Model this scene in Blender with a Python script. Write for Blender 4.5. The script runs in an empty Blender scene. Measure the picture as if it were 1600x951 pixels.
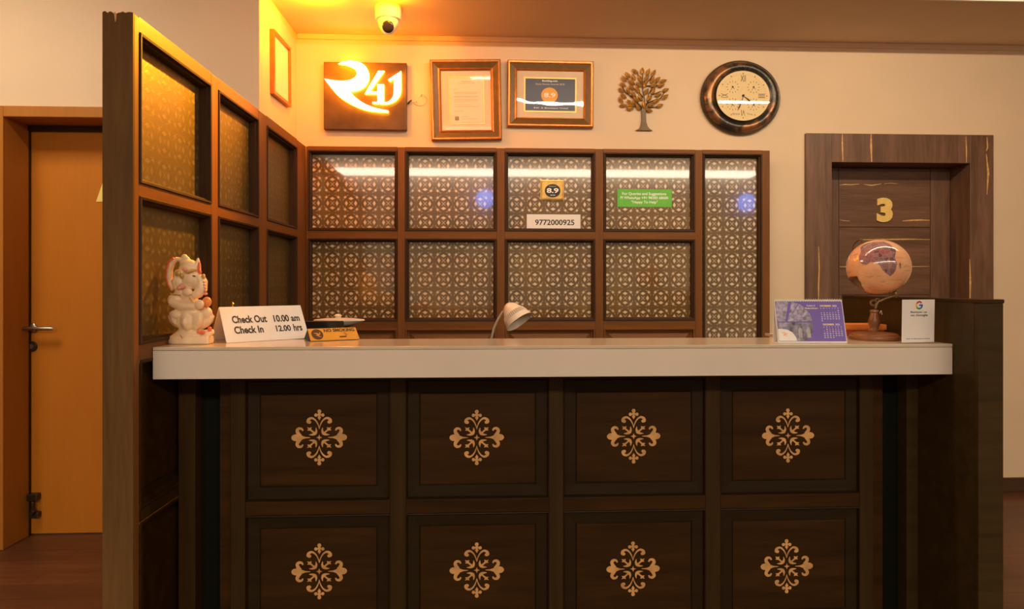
import bpy, bmesh, math, random
from math import sin, cos, pi, radians, sqrt
from mathutils import Vector as V, Matrix

random.seed(7)
scene = bpy.context.scene
COL = scene.collection

# ------------------------------------------------------------------ camera
TH = radians(2.5); S_, C_ = sin(TH), cos(TH)
CZ, H0, FPX = 1.25, 444.0, 1000.0
cd = bpy.data.cameras.new('camera'); cam = bpy.data.objects.new('camera', cd); COL.objects.link(cam)
cam.location = (0, 0, CZ); cam.rotation_euler = (pi/2, 0, -TH)
cd.sensor_fit = 'HORIZONTAL'; cd.sensor_width = 36; cd.lens = 36*FPX/1600
cd.shift_y = -(475.5-H0)/1600; cd.clip_start = .02
scene.camera = cam

# ------------------------------------------------------------------ exposure, world, lights
scene.view_settings.view_transform = 'Standard'
scene.view_settings.look = 'None'
scene.view_settings.gamma = 1.0
scene.view_settings.use_curve_mapping = False
scene.view_settings.exposure = 0.0
w = bpy.data.worlds.new('room_ambient'); scene.world = w; w.use_nodes = True
w.node_tree.nodes['Background'].inputs[0].default_value = (1.0, .79, .53, 1)
w.node_tree.nodes['Background'].inputs[1].default_value = 0.46

def light(name, typ, loc, energy, color, size=None, size_y=None, rot=(0, 0, 0), radius=None):
    l = bpy.data.lights.new(name, typ); l.energy = energy; l.color = color
    if typ == 'AREA':
        l.shape = 'RECTANGLE'; l.size = size; l.size_y = size_y
    if radius is not None: l.shadow_soft_size = radius
    o = bpy.data.objects.new(name, l); COL.objects.link(o); o.location = loc; o.rotation_euler = rot
    return o

light('left_wall_fill', 'AREA', (-2.4, 2.05, 2.92), 30, (1, .82, .62), .6, .6)  # unseen area light added to brighten the left wall and door
light('desk_linear_lamp', 'AREA', (1.45, 2.0, 2.79), 36, (1, .78, .54), 3.1, .02, (radians(52), 0, 0))
light('alcove_amber_lamp', 'POINT', (-.84, 3.175, 2.655), 24, (1, .29, .003), radius=.02)
light('alcove_amber_lamp', 'POINT', (-.45, 3.175, 2.655), 8, (1, .29, .003), radius=.02)
sp_ = light('added_amber_spot', 'SPOT', (-.35, 3.05, 2.62), 380, (1, .40, .02), radius=.03)  # added spot that turns the upper side partition and its panes amber
sp_.data.spot_size = radians(70); sp_.data.spot_blend = 1.0
sp_.rotation_euler = (V((-1.0, 2.28, 2.06))-V(sp_.location)).to_track_quat('-Z', 'Y').to_euler()

# ------------------------------------------------------------------ pixel -> place on a known plane of the room
def ray(px, py):
    xc = (px-800)/FPX; yc = (H0-py)/FPX
    return V((C_*xc+S_, -S_*xc+C_, yc))
def onY(px, py, y): d = ray(px, py); t = y/d.y; return V((d.x*t, y, CZ+d.z*t))
def onX(px, py, x): d = ray(px, py); t = x/d.x; return V((x, d.y*t, CZ+d.z*t))
def onZ(px, py, z): d = ray(px, py); t = (z-CZ)/d.z; return V((d.x*t, d.y*t, z))
def onP(px, py, p, n): d = ray(px, py); o = V((0, 0, CZ)); t = (p-o).dot(n)/d.dot(n); return o+d*t

# ------------------------------------------------------------------ materials
def srgb(r, g, b):
    f = lambda c: (c/255/12.92 if c/255 <= .04045 else ((c/255+.055)/1.055)**2.4)
    return (f(r), f(g), f(b), 1)
MATS = {}
def base_mat(name):
    m = bpy.data.materials.new(name); m.use_nodes = True
    nt = m.node_tree; b = nt.nodes['Principled BSDF']
    return m, nt, b
def N(nt, t, **k):
    n = nt.nodes.new(t)
    for a, v in k.items(): setattr(n, a, v)
    return n
def math_(nt, op, a, b=None, c=None):
    n = N(nt, 'ShaderNodeMath', operation=op)
    for i, v in enumerate((a, b, c)):
        if v is None: continue
        if isinstance(v, (int, float)): n.inputs[i].default_value = v
        else: nt.links.new(v, n.inputs[i])
    return n.outputs[0]
def mixc(nt, fac, a, b):
    n = N(nt, 'ShaderNodeMix', data_type='RGBA')
    for sock, v in ((n.inputs[0], fac), (n.inputs[6], a), (n.inputs[7], b)):
        if isinstance(v, (int, float)): sock.default_value = v
        elif isinstance(v, tuple): sock.default_value = v
        else: nt.links.new(v, sock)
    return n.outputs[2]
def noise(nt, scale, detail=4, rough=.55, vec=None, dist=0):
    n = N(nt, 'ShaderNodeTexNoise'); n.inputs['Scale'].default_value = scale
    n.inputs['Detail'].default_value = detail; n.inputs['Roughness'].default_value = rough
    n.inputs['Distortion'].default_value = dist
    if vec is not None: nt.links.new(vec, n.inputs['Vector'])
    return n.outputs[0]
def objvec(nt, scale=(1, 1, 1)):
    tc = N(nt, 'ShaderNodeTexCoord'); mp = N(nt, 'ShaderNodeMapping'); mp.inputs['Scale'].default_value = scale
    nt.links.new(tc.outputs['Object'], mp.inputs[0]); return mp.outputs[0]
def bump(nt, b, h, strength=.2, dist=.002):
    n = N(nt, 'ShaderNodeBump'); n.inputs['Strength'].default_value = strength; n.inputs['Distance'].default_value = dist
    nt.links.new(h, n.inputs['Height']); nt.links.new(n.outputs[0], b.inputs['Normal'])
def ramp(nt, fac, lo, hi):
    n = N(nt, 'ShaderNodeMapRange'); n.inputs[1].default_value = lo; n.inputs[2].default_value = hi
    nt.links.new(fac, n.inputs[0]); return n.outputs[0]

def plain(name, col, rough=.5, metal=0, spec=.5, var=.12, vs=40, bmp=0, coat=0):
    m, nt, b = base_mat(name)
    vec = objvec(nt); f = noise(nt, vs, 3, .5, vec)
    dk = tuple(c*(1-var) for c in col[:3])+(1,); lt = tuple(min(1, c*(1+var)) for c in col[:3])+(1,)
    nt.links.new(mixc(nt, ramp(nt, f, .3, .7), dk, lt), b.inputs['Base Color'])
    b.inputs['Roughness'].default_value = rough; b.inputs['Metallic'].default_value = metal
    b.inputs['Specular IOR Level'].default_value = spec; b.inputs['Coat Weight'].default_value = coat
    if bmp: bump(nt, b, f, bmp, .001)
    MATS[name] = m; return m
def wood(name, c1, c2, grain, rough=.35, spec=.5, contrast=(.35, .65), fine=90, wear=0, coat=0):
    """grain: axis along which the grain runs ('x','y','z')"""
    m, nt, b = base_mat(name)
    k = {'x': (1.2, 14, 14), 'y': (14, 1.2, 14), 'z': (14, 14, 1.2)}[grain]
    vec = objvec(nt, k)
    f1 = noise(nt, 1.6, 5, .6, vec, .6); f2 = noise(nt, fine/12, 3, .6, vec)
    f = math_(nt, 'ADD', math_(nt, 'MULTIPLY', f1, .7), math_(nt, 'MULTIPLY', f2, .3))
    col = mixc(nt, ramp(nt, f, *contrast), c1, c2)
    nt.links.new(col, b.inputs['Base Color'])
    r = math_(nt, 'MULTIPLY_ADD', f1, .25, rough-.12); nt.links.new(r, b.inputs['Roughness'])
    b.inputs['Specular IOR Level'].default_value = spec; b.inputs['Coat Weight'].default_value = coat
    b.inputs['Coat Roughness'].default_value = .2
    bump(nt, b, f2, .12, .001)
    MATS[name] = m; return m
def emit(name, col, strength):
    m, nt, b = base_mat(name)
    b.inputs['Base Color'].default_value = col; b.inputs['Emission Color'].default_value = col
    b.inputs['Emission Strength'].default_value = strength
    MATS[name] = m; return m
def clear_glass(name, refl=1.0, rough=.0, tint=(1, 1, 1, 1), wav=.22):
    m = bpy.data.materials.new(name); m.use_nodes = True; nt = m.node_tree; nt.nodes.clear()
    out = N(nt, 'ShaderNodeOutputMaterial'); t = N(nt, 'ShaderNodeBsdfTransparent'); g = N(nt, 'ShaderNodeBsdfGlossy')
    g.inputs['Roughness'].default_value = rough; t.inputs[0].default_value = tint
    fr = N(nt, 'ShaderNodeLayerWeight'); fr.inputs[0].default_value = .5
    fre = math_(nt, 'MULTIPLY_ADD', math_(nt, 'POWER', fr.outputs['Facing'], 5), .9, .05)
    mx = N(nt, 'ShaderNodeMixShader')
    nt.links.new(math_(nt, 'MULTIPLY', fre, refl), mx.inputs[0])
    vec = objvec(nt); h = noise(nt, 5, 1, .4, vec); bp = N(nt, 'ShaderNodeBump'); bp.inputs['Strength'].default_value = wav; bp.inputs['Distance'].default_value = .008
    nt.links.new(h, bp.inputs['Height']); nt.links.new(bp.outputs[0], g.inputs['Normal'])
    nt.links.new(t.outputs[0], mx.inputs[1]); nt.links.new(g.outputs[0], mx.inputs[2]); nt.links.new(mx.outputs[0], out.inputs[0])
    MATS[name] = m; return m

def jaali_glass(name, axis, dark, lightc, u0, v0, P=.1036, PV=.1068, rough=.1, coat=.9, crough=.04, stint=(1, 1, 1, 1), see=0.0, ior=1.5, bstr=.35, seecol=(.6, .4, .15, 1)):
    """pressed patterned glass: lattice of rings, diamonds and four-pointed stars"""
    m, nt, b = base_mat(name)
    tc = N(nt, 'ShaderNodeTexCoord'); sp = N(nt, 'ShaderNodeSeparateXYZ'); geo = N(nt, 'ShaderNodeNewGeometry')
    nt.links.new(geo.outputs['Position'], sp.inputs[0])
    u = sp.outputs[0 if axis == 'x' else 1]; v = sp.outputs[2]
    def fold(s, o, per):
        q = math_(nt, 'DIVIDE', math_(nt, 'SUBTRACT', s, o), per)
        q = math_(nt, 'SUBTRACT', q, math_(nt, 'ROUND', q))
        return math_(nt, 'ABSOLUTE', q)
    a, c = fold(u, u0, P), fold(v, v0, PV)
    p = math_(nt, 'MAXIMUM', a, c); q = math_(nt, 'MINIMUM', a, c)
    def step(x, edge, soft):      # 1 where x < edge
        n = N(nt, 'ShaderNodeMapRange'); n.inputs[1].default_value = edge+soft; n.inputs[2].default_value = edge-soft
        nt.links.new(x, n.inputs[0]); return n.outputs[0]
    dia = step(math_(nt, 'ADD', math_(nt, 'DIVIDE', math_(nt, 'ABSOLUTE', math_(nt, 'SUBTRACT', p, .25)), .085), math_(nt, 'DIVIDE', q, .14)), 1, .18)
    xx = math_(nt, 'MULTIPLY', step(math_(nt, 'SUBTRACT', p, q), .018, .008), step(p, .10, .01))
    st = step(math_(nt, 'ADD', math_(nt, 'POWER', math_(nt, 'ABSOLUTE', math_(nt, 'SUBTRACT', p, .318)), .6),
                    math_(nt, 'POWER', math_(nt, 'ABSOLUTE', math_(nt, 'SUBTRACT', q, .318)), .6)), .27, .035)
    rad = math_(nt, 'SQRT', math_(nt, 'ADD', math_(nt, 'MULTIPLY', p, p), math_(nt, 'MULTIPLY', q, q)))
    arc = math_(nt, 'MULTIPLY', step(math_(nt, 'ABSOLUTE', math_(nt, 'SUBTRACT', rad, .45)), .013, .006), math_(nt, 'GREATER_THAN', q, .13))
    mx = math_(nt, 'MAXIMUM', math_(nt, 'MAXIMUM', dia, math_(nt, 'MULTIPLY', xx, .8)), math_(nt, 'MAXIMUM', st, math_(nt, 'MULTIPLY', arc, .55)))
    groove = step(math_(nt, 'ABSOLUTE', math_(nt, 'SUBTRACT', rad, .37)), .04, .02)
    nz = noise(nt, 3.0, 2, .5, geo.outputs['Position'])
    dk2 = tuple(x*.72 for x in dark[:3])+(1,)
    dcol = mixc(nt, math_(nt, 'MULTIPLY', groove, .4), mixc(nt, ramp(nt, nz, .35, .65), dk2, dark), tuple(x*.55 for x in dark[:3])+(1,))
    col = mixc(nt, mx, dcol, lightc)
    nt.links.new(col, b.inputs['Base Color'])
    b.inputs['Roughness'].default_value = rough; b.inputs['IOR'].default_value = ior
    b.inputs['Specular IOR Level'].default_value = .5
    nz2 = noise(nt, 45, 2, .5, geo.outputs['Position'])
    b.inputs['Specular Tint'].default_value = stint; b.inputs['Coat Weight'].default_value = coat; b.inputs['Coat Roughness'].default_value = crough; b.inputs['Coat IOR'].default_value = ior
    h = math_(nt, 'ADD', mx, math_(nt, 'MULTIPLY', nz2, .5))
    bump(nt, b, h, bstr, .0012)
    if see > 0:
        out = nt.nodes['Material Output']; t = N(nt, 'ShaderNodeBsdfTransparent'); t.inputs[0].default_value = seecol
        ms = N(nt, 'ShaderNodeMixShader'); ms.inputs[0].default_value = see
        nt.links.new(b.outputs[0], ms.inputs[1]); nt.links.new(t.outputs[0], ms.inputs[2]); nt.links.new(ms.outputs[0], out.inputs[0])
    MATS[name] = m; return m

plain('wall_paint', (.72, .55, .37, 1), .75, var=.025, vs=3, bmp=.03)
plain('ceiling_paint', (.72, .55, .38, 1), .8, var=.03, vs=3)
plain('white_trim', (.85, .83, .78, 1), .5, var=.02)
wood('screen_wood', (.14, .051, .010, 1), (.21, .079, .016, 1), 'z', .5, spec=.22)
wood('screen_wood_x', (.14, .051, .010, 1), (.21, .079, .016, 1), 'x', .5, spec=.22)
wood('screen_wood_y', (.14, .051, .010, 1), (.21, .079, .016, 1), 'y', .5, spec=.22)
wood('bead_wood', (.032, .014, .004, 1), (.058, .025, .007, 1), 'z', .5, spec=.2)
wood('post_wood', (.105, .052, .017, 1), (.165, .086, .029, 1), 'z', .5, spec=.1)
wood('counter_wood', (.024, .0105, .0026, 1), (.050, .020, .0040, 1), 'x', .5, spec=.1)
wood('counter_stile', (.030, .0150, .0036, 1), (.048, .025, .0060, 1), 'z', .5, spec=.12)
wood('counter_ring', (.018, .010, .0032, 1), (.026, .015, .005, 1), 'x', .5, spec=.12)
wood('end_wood', (.032, .018, .0045, 1), (.055, .032, .008, 1), 'x', .5, spec=.15)
plain('dark_gap', (.006, .006, .003, 1), .6, spec=.1, var=.1)
wood('orange_veneer', (.50, .165, .012, 1), (.58, .20, .018, 1), 'z', .5, spec=.25, contrast=(.2, .8))
wood('casing_veneer', (.36, .14, .018, 1), (.46, .18, .026, 1), 'z', .5, spec=.25, contrast=(.2, .8))
wood('rosewood', (.075, .036, .019, 1), (.21, .105, .058, 1), 'z', .42, contrast=(.3, .7))
wood('rosewood_x', (.075, .034, .017, 1), (.21, .098, .050, 1), 'x', .42, contrast=(.3, .7))
plain('sapwood', (.62, .36, .12, 1), .45, var=.25, vs=60)
wood('base_wood', (.05, .022, .010, 1), (.075, .035, .015, 1), 'x', .4)
plain('white_stone', (.70, .60, .50, 1), .35, var=.02, vs=4)
plain('white_stone_edge', (.60, .49, .36, 1), .14, var=.03, vs=4)
plain('inlay', (.62, .33, .12, 1), .35, var=.22, vs=30)
plain('steel', (.42, .36, .28, 1), .28, 1.0)
plain('dark_steel', (.10, .085, .065, 1), .35, .9)
plain('black', (.02, .018, .016, 1), .4)
plain('matte_black', (.012, .012, .012, 1), .6)
plain('gold', (.55, .33, .09, 1), .35, .8, var=.15)
plain('gold_flat', (.95, .66, .19, 1), .4, .25, var=.05)
plain('brass', (.75, .45, .10, 1), .22, 1.0)
plain('frame_gold', (.50, .19, .035, 1), .32, .55, var=.15)
plain('frame_olive', (.15, .075, .012, 1), .4, .2, var=.12)
plain('mat_board', (.74, .58, .40, 1), .8, var=.02)
plain('paper', (.80, .68, .50, 1), .8, var=.02)
plain('white_paper', (.80, .77, .74, 1), .6, var=.015)
plain('white_print', (.90, .88, .84, 1), .6, var=.01)
plain('ink', (.02, .02, .022, 1), .6)
plain('soft_ink', (.07, .06, .06, 1), .6)
plain('grey_ink', (.30, .24, .16, 1), .7)
plain('navy', (.022, .030, .075, 1), .35, var=.08)
plain('award_orange', (.86, .40, .045, 1), .5, var=.04)
plain('green', (.12, .50, .035, 1), .5, var=.08)
plain('yellow_print', (.92, .74, .22, 1), .6, var=.03)
plain('purple', (.145, .085, .42, 1), .5, var=.06)
plain('lilac_photo', (.33, .29, .42, 1), .6, var=.55, vs=90)
plain('grey_photo', (.24, .22, .30, 1), .6, var=.75, vs=45)
plain('arch_light', (.42, .39, .44, 1), .6, var=.3)
plain('card_white', (.92, .84, .78, 1), .6, var=.01)
plain('sign_gold', (.56, .32, .05, 1), .5, .2, var=.05)
plain('sign_board', (.10, .056, .026, 1), .40, .5, var=.35, vs=9)
emit('sign_letter', (1, .90, .78, 1), 2.6)
emit('sign_edge', (1, .34, .01, 1), 34.0)
plain('marble', (.92, .66, .42, 1), .32, var=.10, vs=22)
MATS['marble'].node_tree.nodes['Principled BSDF'].inputs['Subsurface Weight'].default_value = .25
MATS['marble'].node_tree.nodes['Principled BSDF'].inputs['Subsurface Radius'].default_value = (.012, .006, .003)
plain('marble_red', (.85, .17, .08, 1), .35, var=.1)
plain('marble_pink', (.83, .36, .26, 1), .35, var=.15)
plain('marble_orange', (.85, .30, .09, 1), .35, var=.1)
plain('marble_gold', (.62, .40, .10, 1), .35, .3, var=.15)
plain('lamp_white', (.78, .68, .56, 1), .35, var=.02)
plain('lamp_grey', (.42, .36, .27, 1), .4, var=.02)
plain('plastic_white', (.78, .66, .54, 1), .35, var=.02)
wood('turned_wood', (.17, .065, .020, 1), (.27, .105, .034, 1), 'x', .35)
plain('cover_orange', (.62, .17, .02, 1), .5, var=.1)
plain('cover_red', (.42, .06, .03, 1), .5, var=.1)
plain('antique_metal', (.20, .13, .06, 1), .4, .6, var=.3)
plain('clock_dial', (.80, .62, .32, 1), .6, var=.03)
plain('clock_ink', (.10, .065, .025, 1), .6)
plain('clock_rim', (.055, .040, .020, 1), .3, .5, var=.2)
plain('leaf_brass', (.64, .34, .06, 1), .30, .5, var=.35, vs=60)
plain('bark_metal', (.085, .055, .025, 1), .4, .6, var=.15)
plain('google_red', (.60, .03, .02, 1), .5); plain('google_yellow', (.80, .45, .01, 1), .5)
plain('google_green', (.03, .30, .06, 1), .5); plain('google_blue', (.04, .10, .75, 1), .5)
plain('logo_orange', (.85, .35, .12, 1), .6)
plain('continent_dark', (.11, .06, .02, 1), .3, var=.4, vs=60)
emit('tube_light', (1, .86, .64, 1), 23)
emit('blue_glow', (.16, .32, 1, 1), 11)
clear_glass('picture_glass', .5, .02, wav=.30); clear_glass('acrylic', .5, .02); clear_glass('dull_glass', .1, .05, wav=.05); clear_glass('clock_glass', .4, .012, wav=.03)

def special_materials():
    # clock bezel: patchy tarnished copper and blackened iron
    m, nt, b = base_mat('bezel')
    f = noise(nt, 11, 3, .55, objvec(nt)); g = noise(nt, 70, 3, .6, objvec(nt))
    c = mixc(nt, ramp(nt, f, .50, .62), (.045, .038, .032, 1), (.33, .15, .055, 1))
    nt.links.new(mixc(nt, math_(nt, 'MULTIPLY', ramp(nt, g, .5, .75), .5), c, (.20, .17, .13, 1)), b.inputs['Base Color'])
    b.inputs['Metallic'].default_value = .55; b.inputs['Roughness'].default_value = .3; bump(nt, b, g, .25, .001); MATS['bezel'] = m
    # floor: reddish brown planks
    m, nt, b = base_mat('floor_wood')
    br = N(nt, 'ShaderNodeTexBrick'); vec = objvec(nt); nt.links.new(vec, br.inputs[0])
    br.inputs['Color1'].default_value = (.105, .038, .014, 1); br.inputs['Color2'].default_value = (.155, .058, .020, 1)
    br.inputs['Mortar'].default_value = (.03, .012, .006, 1); br.inputs['Scale'].default_value = 1
    br.inputs['Mortar Size'].default_value = .0015; br.inputs['Brick Width'].default_value = 1.2; br.inputs['Row Height'].default_value = .12
    f = noise(nt, 1.5, 5, .6, objvec(nt, (1.2, 16, 16)), .8)
    nt.links.new(mixc(nt, math_(nt, 'MULTIPLY', ramp(nt, f, .35, .7), .6), br.outputs[0], (.045, .017, .008, 1)), b.inputs['Base Color'])
    b.inputs['Roughness'].default_value = .38; bump(nt, b, f, .08, .001); MATS['floor_wood'] = m
    # globe sea
    m, nt, b = base_mat('globe_sea')
    f = noise(nt, 9, 4, .6, objvec(nt)); g = noise(nt, 60, 3, .6, objvec(nt, (.5, .5, 3)))
    c = mixc(nt, ramp(nt, f, .35, .65), (.74, .33, .17, 1), (.80, .46, .24, 1))
    nt.links.new(mixc(nt, math_(nt, 'MULTIPLY', ramp(nt, g, .58, .66), .45), c, (.30, .15, .07, 1)), b.inputs['Base Color'])
    b.inputs['Roughness'].default_value = .15; b.inputs['Coat Weight'].default_value = .5; MATS['globe_sea'] = m
    # globe land: mosaic of mauve countries
    m, nt, b = base_mat('globe_land')
    vo = N(nt, 'ShaderNodeTexVoronoi'); vo.inputs['Scale'].default_value = 62; nt.links.new(objvec(nt), vo.inputs['Vector'])
    sp = N(nt, 'ShaderNodeSeparateColor'); nt.links.new(vo.outputs['Color'], sp.inputs[0])
    ve = N(nt, 'ShaderNodeTexVoronoi', feature='DISTANCE_TO_EDGE'); ve.inputs['Scale'].default_value = 62; nt.links.new(objvec(nt), ve.inputs['Vector'])
    c = mixc(nt, sp.outputs[0], (.14, .055, .065, 1), (.36, .11, .10, 1))
    c = mixc(nt, math_(nt, 'MULTIPLY', sp.outputs[1], .5), c, (.27, .22, .23, 1))
    nt.links.new(mixc(nt, math_(nt, 'MULTIPLY', math_(nt, 'LESS_THAN', ve.outputs[0], .05), .35), c, (.50, .30, .26, 1)), b.inputs['Base Color'])
    b.inputs['Roughness'].default_value = .15; b.inputs['Coat Weight'].default_value = .5; MATS['globe_land'] = m
special_materials()

# ------------------------------------------------------------------ mesh builder
class Fr:
    def __init__(s, o, ex, ey):
        s.o = V(o); s.ex = V(ex).normalized(); s.ey = V(ey).normalized(); s.n = s.ex.cross(s.ey).normalized()
    def p(s, u, v, h=0): return s.o+s.ex*u+s.ey*v+s.n*h
def FY(x, y, z): return Fr((x, y, z), (1, 0, 0), (0, 0, 1))       # faces the lobby (-Y)
def FX(x, y, z): return Fr((x, y, z), (0, -1, 0), (0, 0, 1)) if False else Fr((x, y, z), (0, 1, 0), (0, 0, 1))  # n = +X

class MB:
    def __init__(s): s.v = []; s.f = []; s.mi = []; s.m = 0
    def add(s, vs, fs):
        k = len(s.v); s.v += [V(p) for p in vs]
        for f in fs: s.f.append([i+k for i in f]); s.mi.append(s.m)
        return s
    def box(s, x0, x1, y0, y1, z0, z1):
        return s.add([(x, y, z) for z in (z0, z1) for y in (y0, y1) for x in (x0, x1)],
                     [(0, 2, 3, 1), (4, 5, 7, 6), (0, 1, 5, 4), (2, 6, 7, 3), (0, 4, 6, 2), (1, 3, 7, 5)])
    def fbox(s, F, u0, u1, v0, v1, h0, h1):
        p = [F.p(u, v, h) for h in (h0, h1) for v in (v0, v1) for u in (u0, u1)]
        return s.add(p, [(0, 2, 3, 1), (4, 5, 7, 6), (0, 1, 5, 4), (2, 6, 7, 3), (0, 4, 6, 2), (1, 3, 7, 5)])
    def poly(s, F, pts, h0, h1, side=None):
        n = len(pts); a = [F.p(u, v, h1) for u, v in pts]; b = [F.p(u, v, h0) for u, v in pts]
        m0 = s.m; s.add(a+b, [list(range(n))])
        k = len(s.v)-2*n
        if side is not None: s.m = side
        for i in range(n):
            j = (i+1) % n; s.f.append([k+i, k+n+i, k+n+j, k+j]); s.mi.append(s.m)
        s.f.append([k+n+i for i in reversed(range(n))]); s.mi.append(s.m); s.m = m0
        return s
    def loft(s, F, u0, u1, v0, v1, prof, cap=True, back=None):
        """concentric mitred rectangles; prof = [(inset, height)]"""
        k = len(s.v)
        for d, h in prof:
            s.v += [F.p(u0+d, v0+d, h), F.p(u1-d, v0+d, h), F.p(u1-d, v1-d, h), F.p(u0+d, v1-d, h)]
        for i in range(len(prof)-1):
            for j in range(4):
                a = k+4*i+j; b = k+4*i+(j+1) % 4
                s.f.append([a, b, b+4, a+4]); s.mi.append(s.m)
        if cap: q = k+4*(len(prof)-1); s.f.append([q, q+1, q+2, q+3]); s.mi.append(s.m)
        return s
    def tube(s, pts, r, n=8, closed=False):
        pts = [V(p) for p in pts]; R = r if isinstance(r, (list, tuple)) else [r]*len(pts)
        k = len(s.v); up = None; m = len(pts)
        for i, p in enumerate(pts):
            if closed: t = pts[(i+1) % m]-pts[i-1]
            else: t = pts[min(i+1, m-1)]-pts[max(i-1, 0)]
            t.normalize()
            if up is None: up = t.orthogonal().normalized()
            up = (up-t*up.dot(t)).normalized(); w_ = t.cross(up)
            s.v += [p+(up*cos(2*pi*j/n)+w_*sin(2*pi*j/n))*R[i] for j in range(n)]
        for i in range(m if closed else m-1):
            for j in range(n):
                a = k+i*n; b = k+((i+1) % m)*n; j2 = (j+1) % n
                s.f.append([a+j, a+j2, b+j2, b+j]); s.mi.append(s.m)
        if not closed:
            s.f.append([k+j for j in reversed(range(n))]); s.mi.append(s.m)
            s.f.append([k+(m-1)*n+j for j in range(n)]); s.mi.append(s.m)
        return s
    def lathe(s, prof, o, ax=(0, 0, 1), n=40, sx=1, sy=1, closed=False):
        """prof = [(r, t)] turned about axis ax through o"""
        ax = V(ax).normalized(); e1 = V((1, 0, 0)) if abs(ax.x) < .9 else V((0, 0, 1))
        e1 = (e1-ax*e1.dot(ax)).normalized(); e2 = ax.cross(e1); o = V(o); k = len(s.v); m = len(prof)
        for r, t in prof:
            s.v += [o+ax*t+e1*(r*sx*cos(2*pi*j/n))+e2*(r*sy*sin(2*pi*j/n)) for j in range(n)]
        for i in range(m if closed else m-1):
            i2 = (i+1) % m
            for j in range(n):
                j2 = (j+1) % n
                s.f.append([k+i*n+j, k+i*n+j2, k+i2*n+j2, k+i2*n+j]); s.mi.append(s.m)
        if not closed:
            if prof[0][0] > 1e-6: s.f.append([k+j for j in reversed(range(n))]); s.mi.append(s.m)
            if prof[-1][0] > 1e-6: s.f.append([k+(m-1)*n+j for j in range(n)]); s.mi.append(s.m)
        return s
    def ball(s, c, r, n=20, mat=None):
        r = V((r, r, r)) if isinstance(r, (int, float)) else V(r); c = V(c); k = len(s.v); h = n//2
        M = mat if mat is not None else Matrix.Identity(3)
        for i in range(h+1):
            a = pi*i/h
            for j in range(n):
                b = 2*pi*j/n
                s.v.append(c+M@V((r.x*sin(a)*cos(b), r.y*sin(a)*sin(b), -r.z*cos(a))))
        for i in range(h):
            for j in range(n):
                j2 = (j+1) % n; s.f.append([k+i*n+j, k+i*n+j2, k+(i+1)*n+j2, k+(i+1)*n+j]); s.mi.append(s.m)
        return s
    def stroke(s, F, pts, wd, h, n=0):
        """flat ribbon of varying width lying on frame F"""
        P = [V((a, b)) for a, b in pts]; k = len(s.v); m = len(P)
        for i in range(m):
            t = P[min(i+1, m-1)]-P[max(i-1, 0)]; t.normalize(); q = V((-t.y, t.x))*wd[i]
            a, b = P[i]+q, P[i]-q; s.v += [F.p(a.x, a.y, h), F.p(b.x, b.y, h)]
        for i in range(m-1):
            a = k+2*i; s.f.append([a, a+1, a+3, a+2]); s.mi.append(s.m)
        return s
    def disc(s, F, u, v, ru, rv, h, n=28, h0=None):
        pts = [(u+ru*cos(2*pi*i/n), v+rv*sin(2*pi*i/n)) for i in range(n)]
        if h0 is not None: return s.poly(F, pts, h0, h)
        return s.add([F.p(a, b, h) for a, b in pts], [list(range(n))])
    def flat(s, F, pts, h): return s.add([F.p(a, b, h) for a, b in pts], [list(range(len(pts)))])
    def text(s, F, body, u0, u1, v0, v1, h, bold=0.0, depth=0.0, spacing=1.0):
        c = bpy.data.curves.new('t', 'FONT'); c.body = body; c.offset = bold; c.resolution_u = 4; c.space_character = spacing
        if depth: c.extrude = .1
        o = bpy.data.objects.new('t', c); COL.objects.link(o)
        dg = bpy.context.evaluated_depsgraph_get(); me = bpy.data.meshes.new_from_object(o.evaluated_get(dg))
        xs = [p.co.x for p in me.vertices]; ys = [p.co.y for p in me.vertices]
        a0, a1, b0, b1 = min(xs), max(xs), min(ys), max(ys)
        vs = [F.p(u0+(p.co.x-a0)/(a1-a0)*(u1-u0), v0+(p.co.y-b0)/(b1-b0)*(v1-v0), h+(depth if p.co.z > .01 else 0)) for p in me.vertices]
        s.add(vs, [list(p.vertices) for p in me.polygons])
        bpy.data.objects.remove(o); bpy.data.curves.remove(c); bpy.data.meshes.remove(me)
        return s
    def obj(s, name, mats, parent=None, bev=0, smooth=None, fix=False, seg=2):
        me = bpy.data.meshes.new(name); o = bpy.data.objects.new(name, me); COL.objects.link(o)
        off = V((0, 0, 0)); q = parent
        while q is not None: off += q.location; q = q.parent
        if parent is None and s.v:
            off = V((sum(p.x for p in s.v)/len(s.v), sum(p.y for p in s.v)/len(s.v), min(p.z for p in s.v))); o.location = off
        me.from_pydata([tuple(p-off) for p in s.v], [], s.f)
        for m in (mats if isinstance(mats, (list, tuple)) else [mats]): me.materials.append(MATS[m])
        for p, i in zip(me.polygons, s.mi): p.material_index = i
        if fix:
            b = bmesh.new(); b.from_mesh(me); bmesh.ops.remove_doubles(b, verts=b.verts, dist=1e-6); bmesh.ops.recalc_face_normals(b, faces=b.faces); b.to_mesh(me); b.free()
        if smooth is not None:
            for p in me.polygons: p.use_smooth = True
            me.set_sharp_from_angle(angle=radians(smooth))
        if bev:
            bm_ = o.modifiers.new('bevel', 'BEVEL'); bm_.width = bev; bm_.segments = seg; bm_.limit_method = 'ANGLE'; bm_.angle_limit = radians(40)
        if parent is not None: o.parent = parent
        return o
def tag(o, label=None, cat=None, group=None, kind=None):
    for k, v in (('label', label), ('category', cat), ('group', group), ('kind', kind)):
        if v: o[k] = v
    return o
def thing(name, loc, label, cat, kind=None, group=None):
    o = bpy.data.objects.new(name, None); COL.objects.link(o); o.location = V(loc); o.empty_display_size = .05
    return tag(o, label, cat, group, kind)

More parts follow.
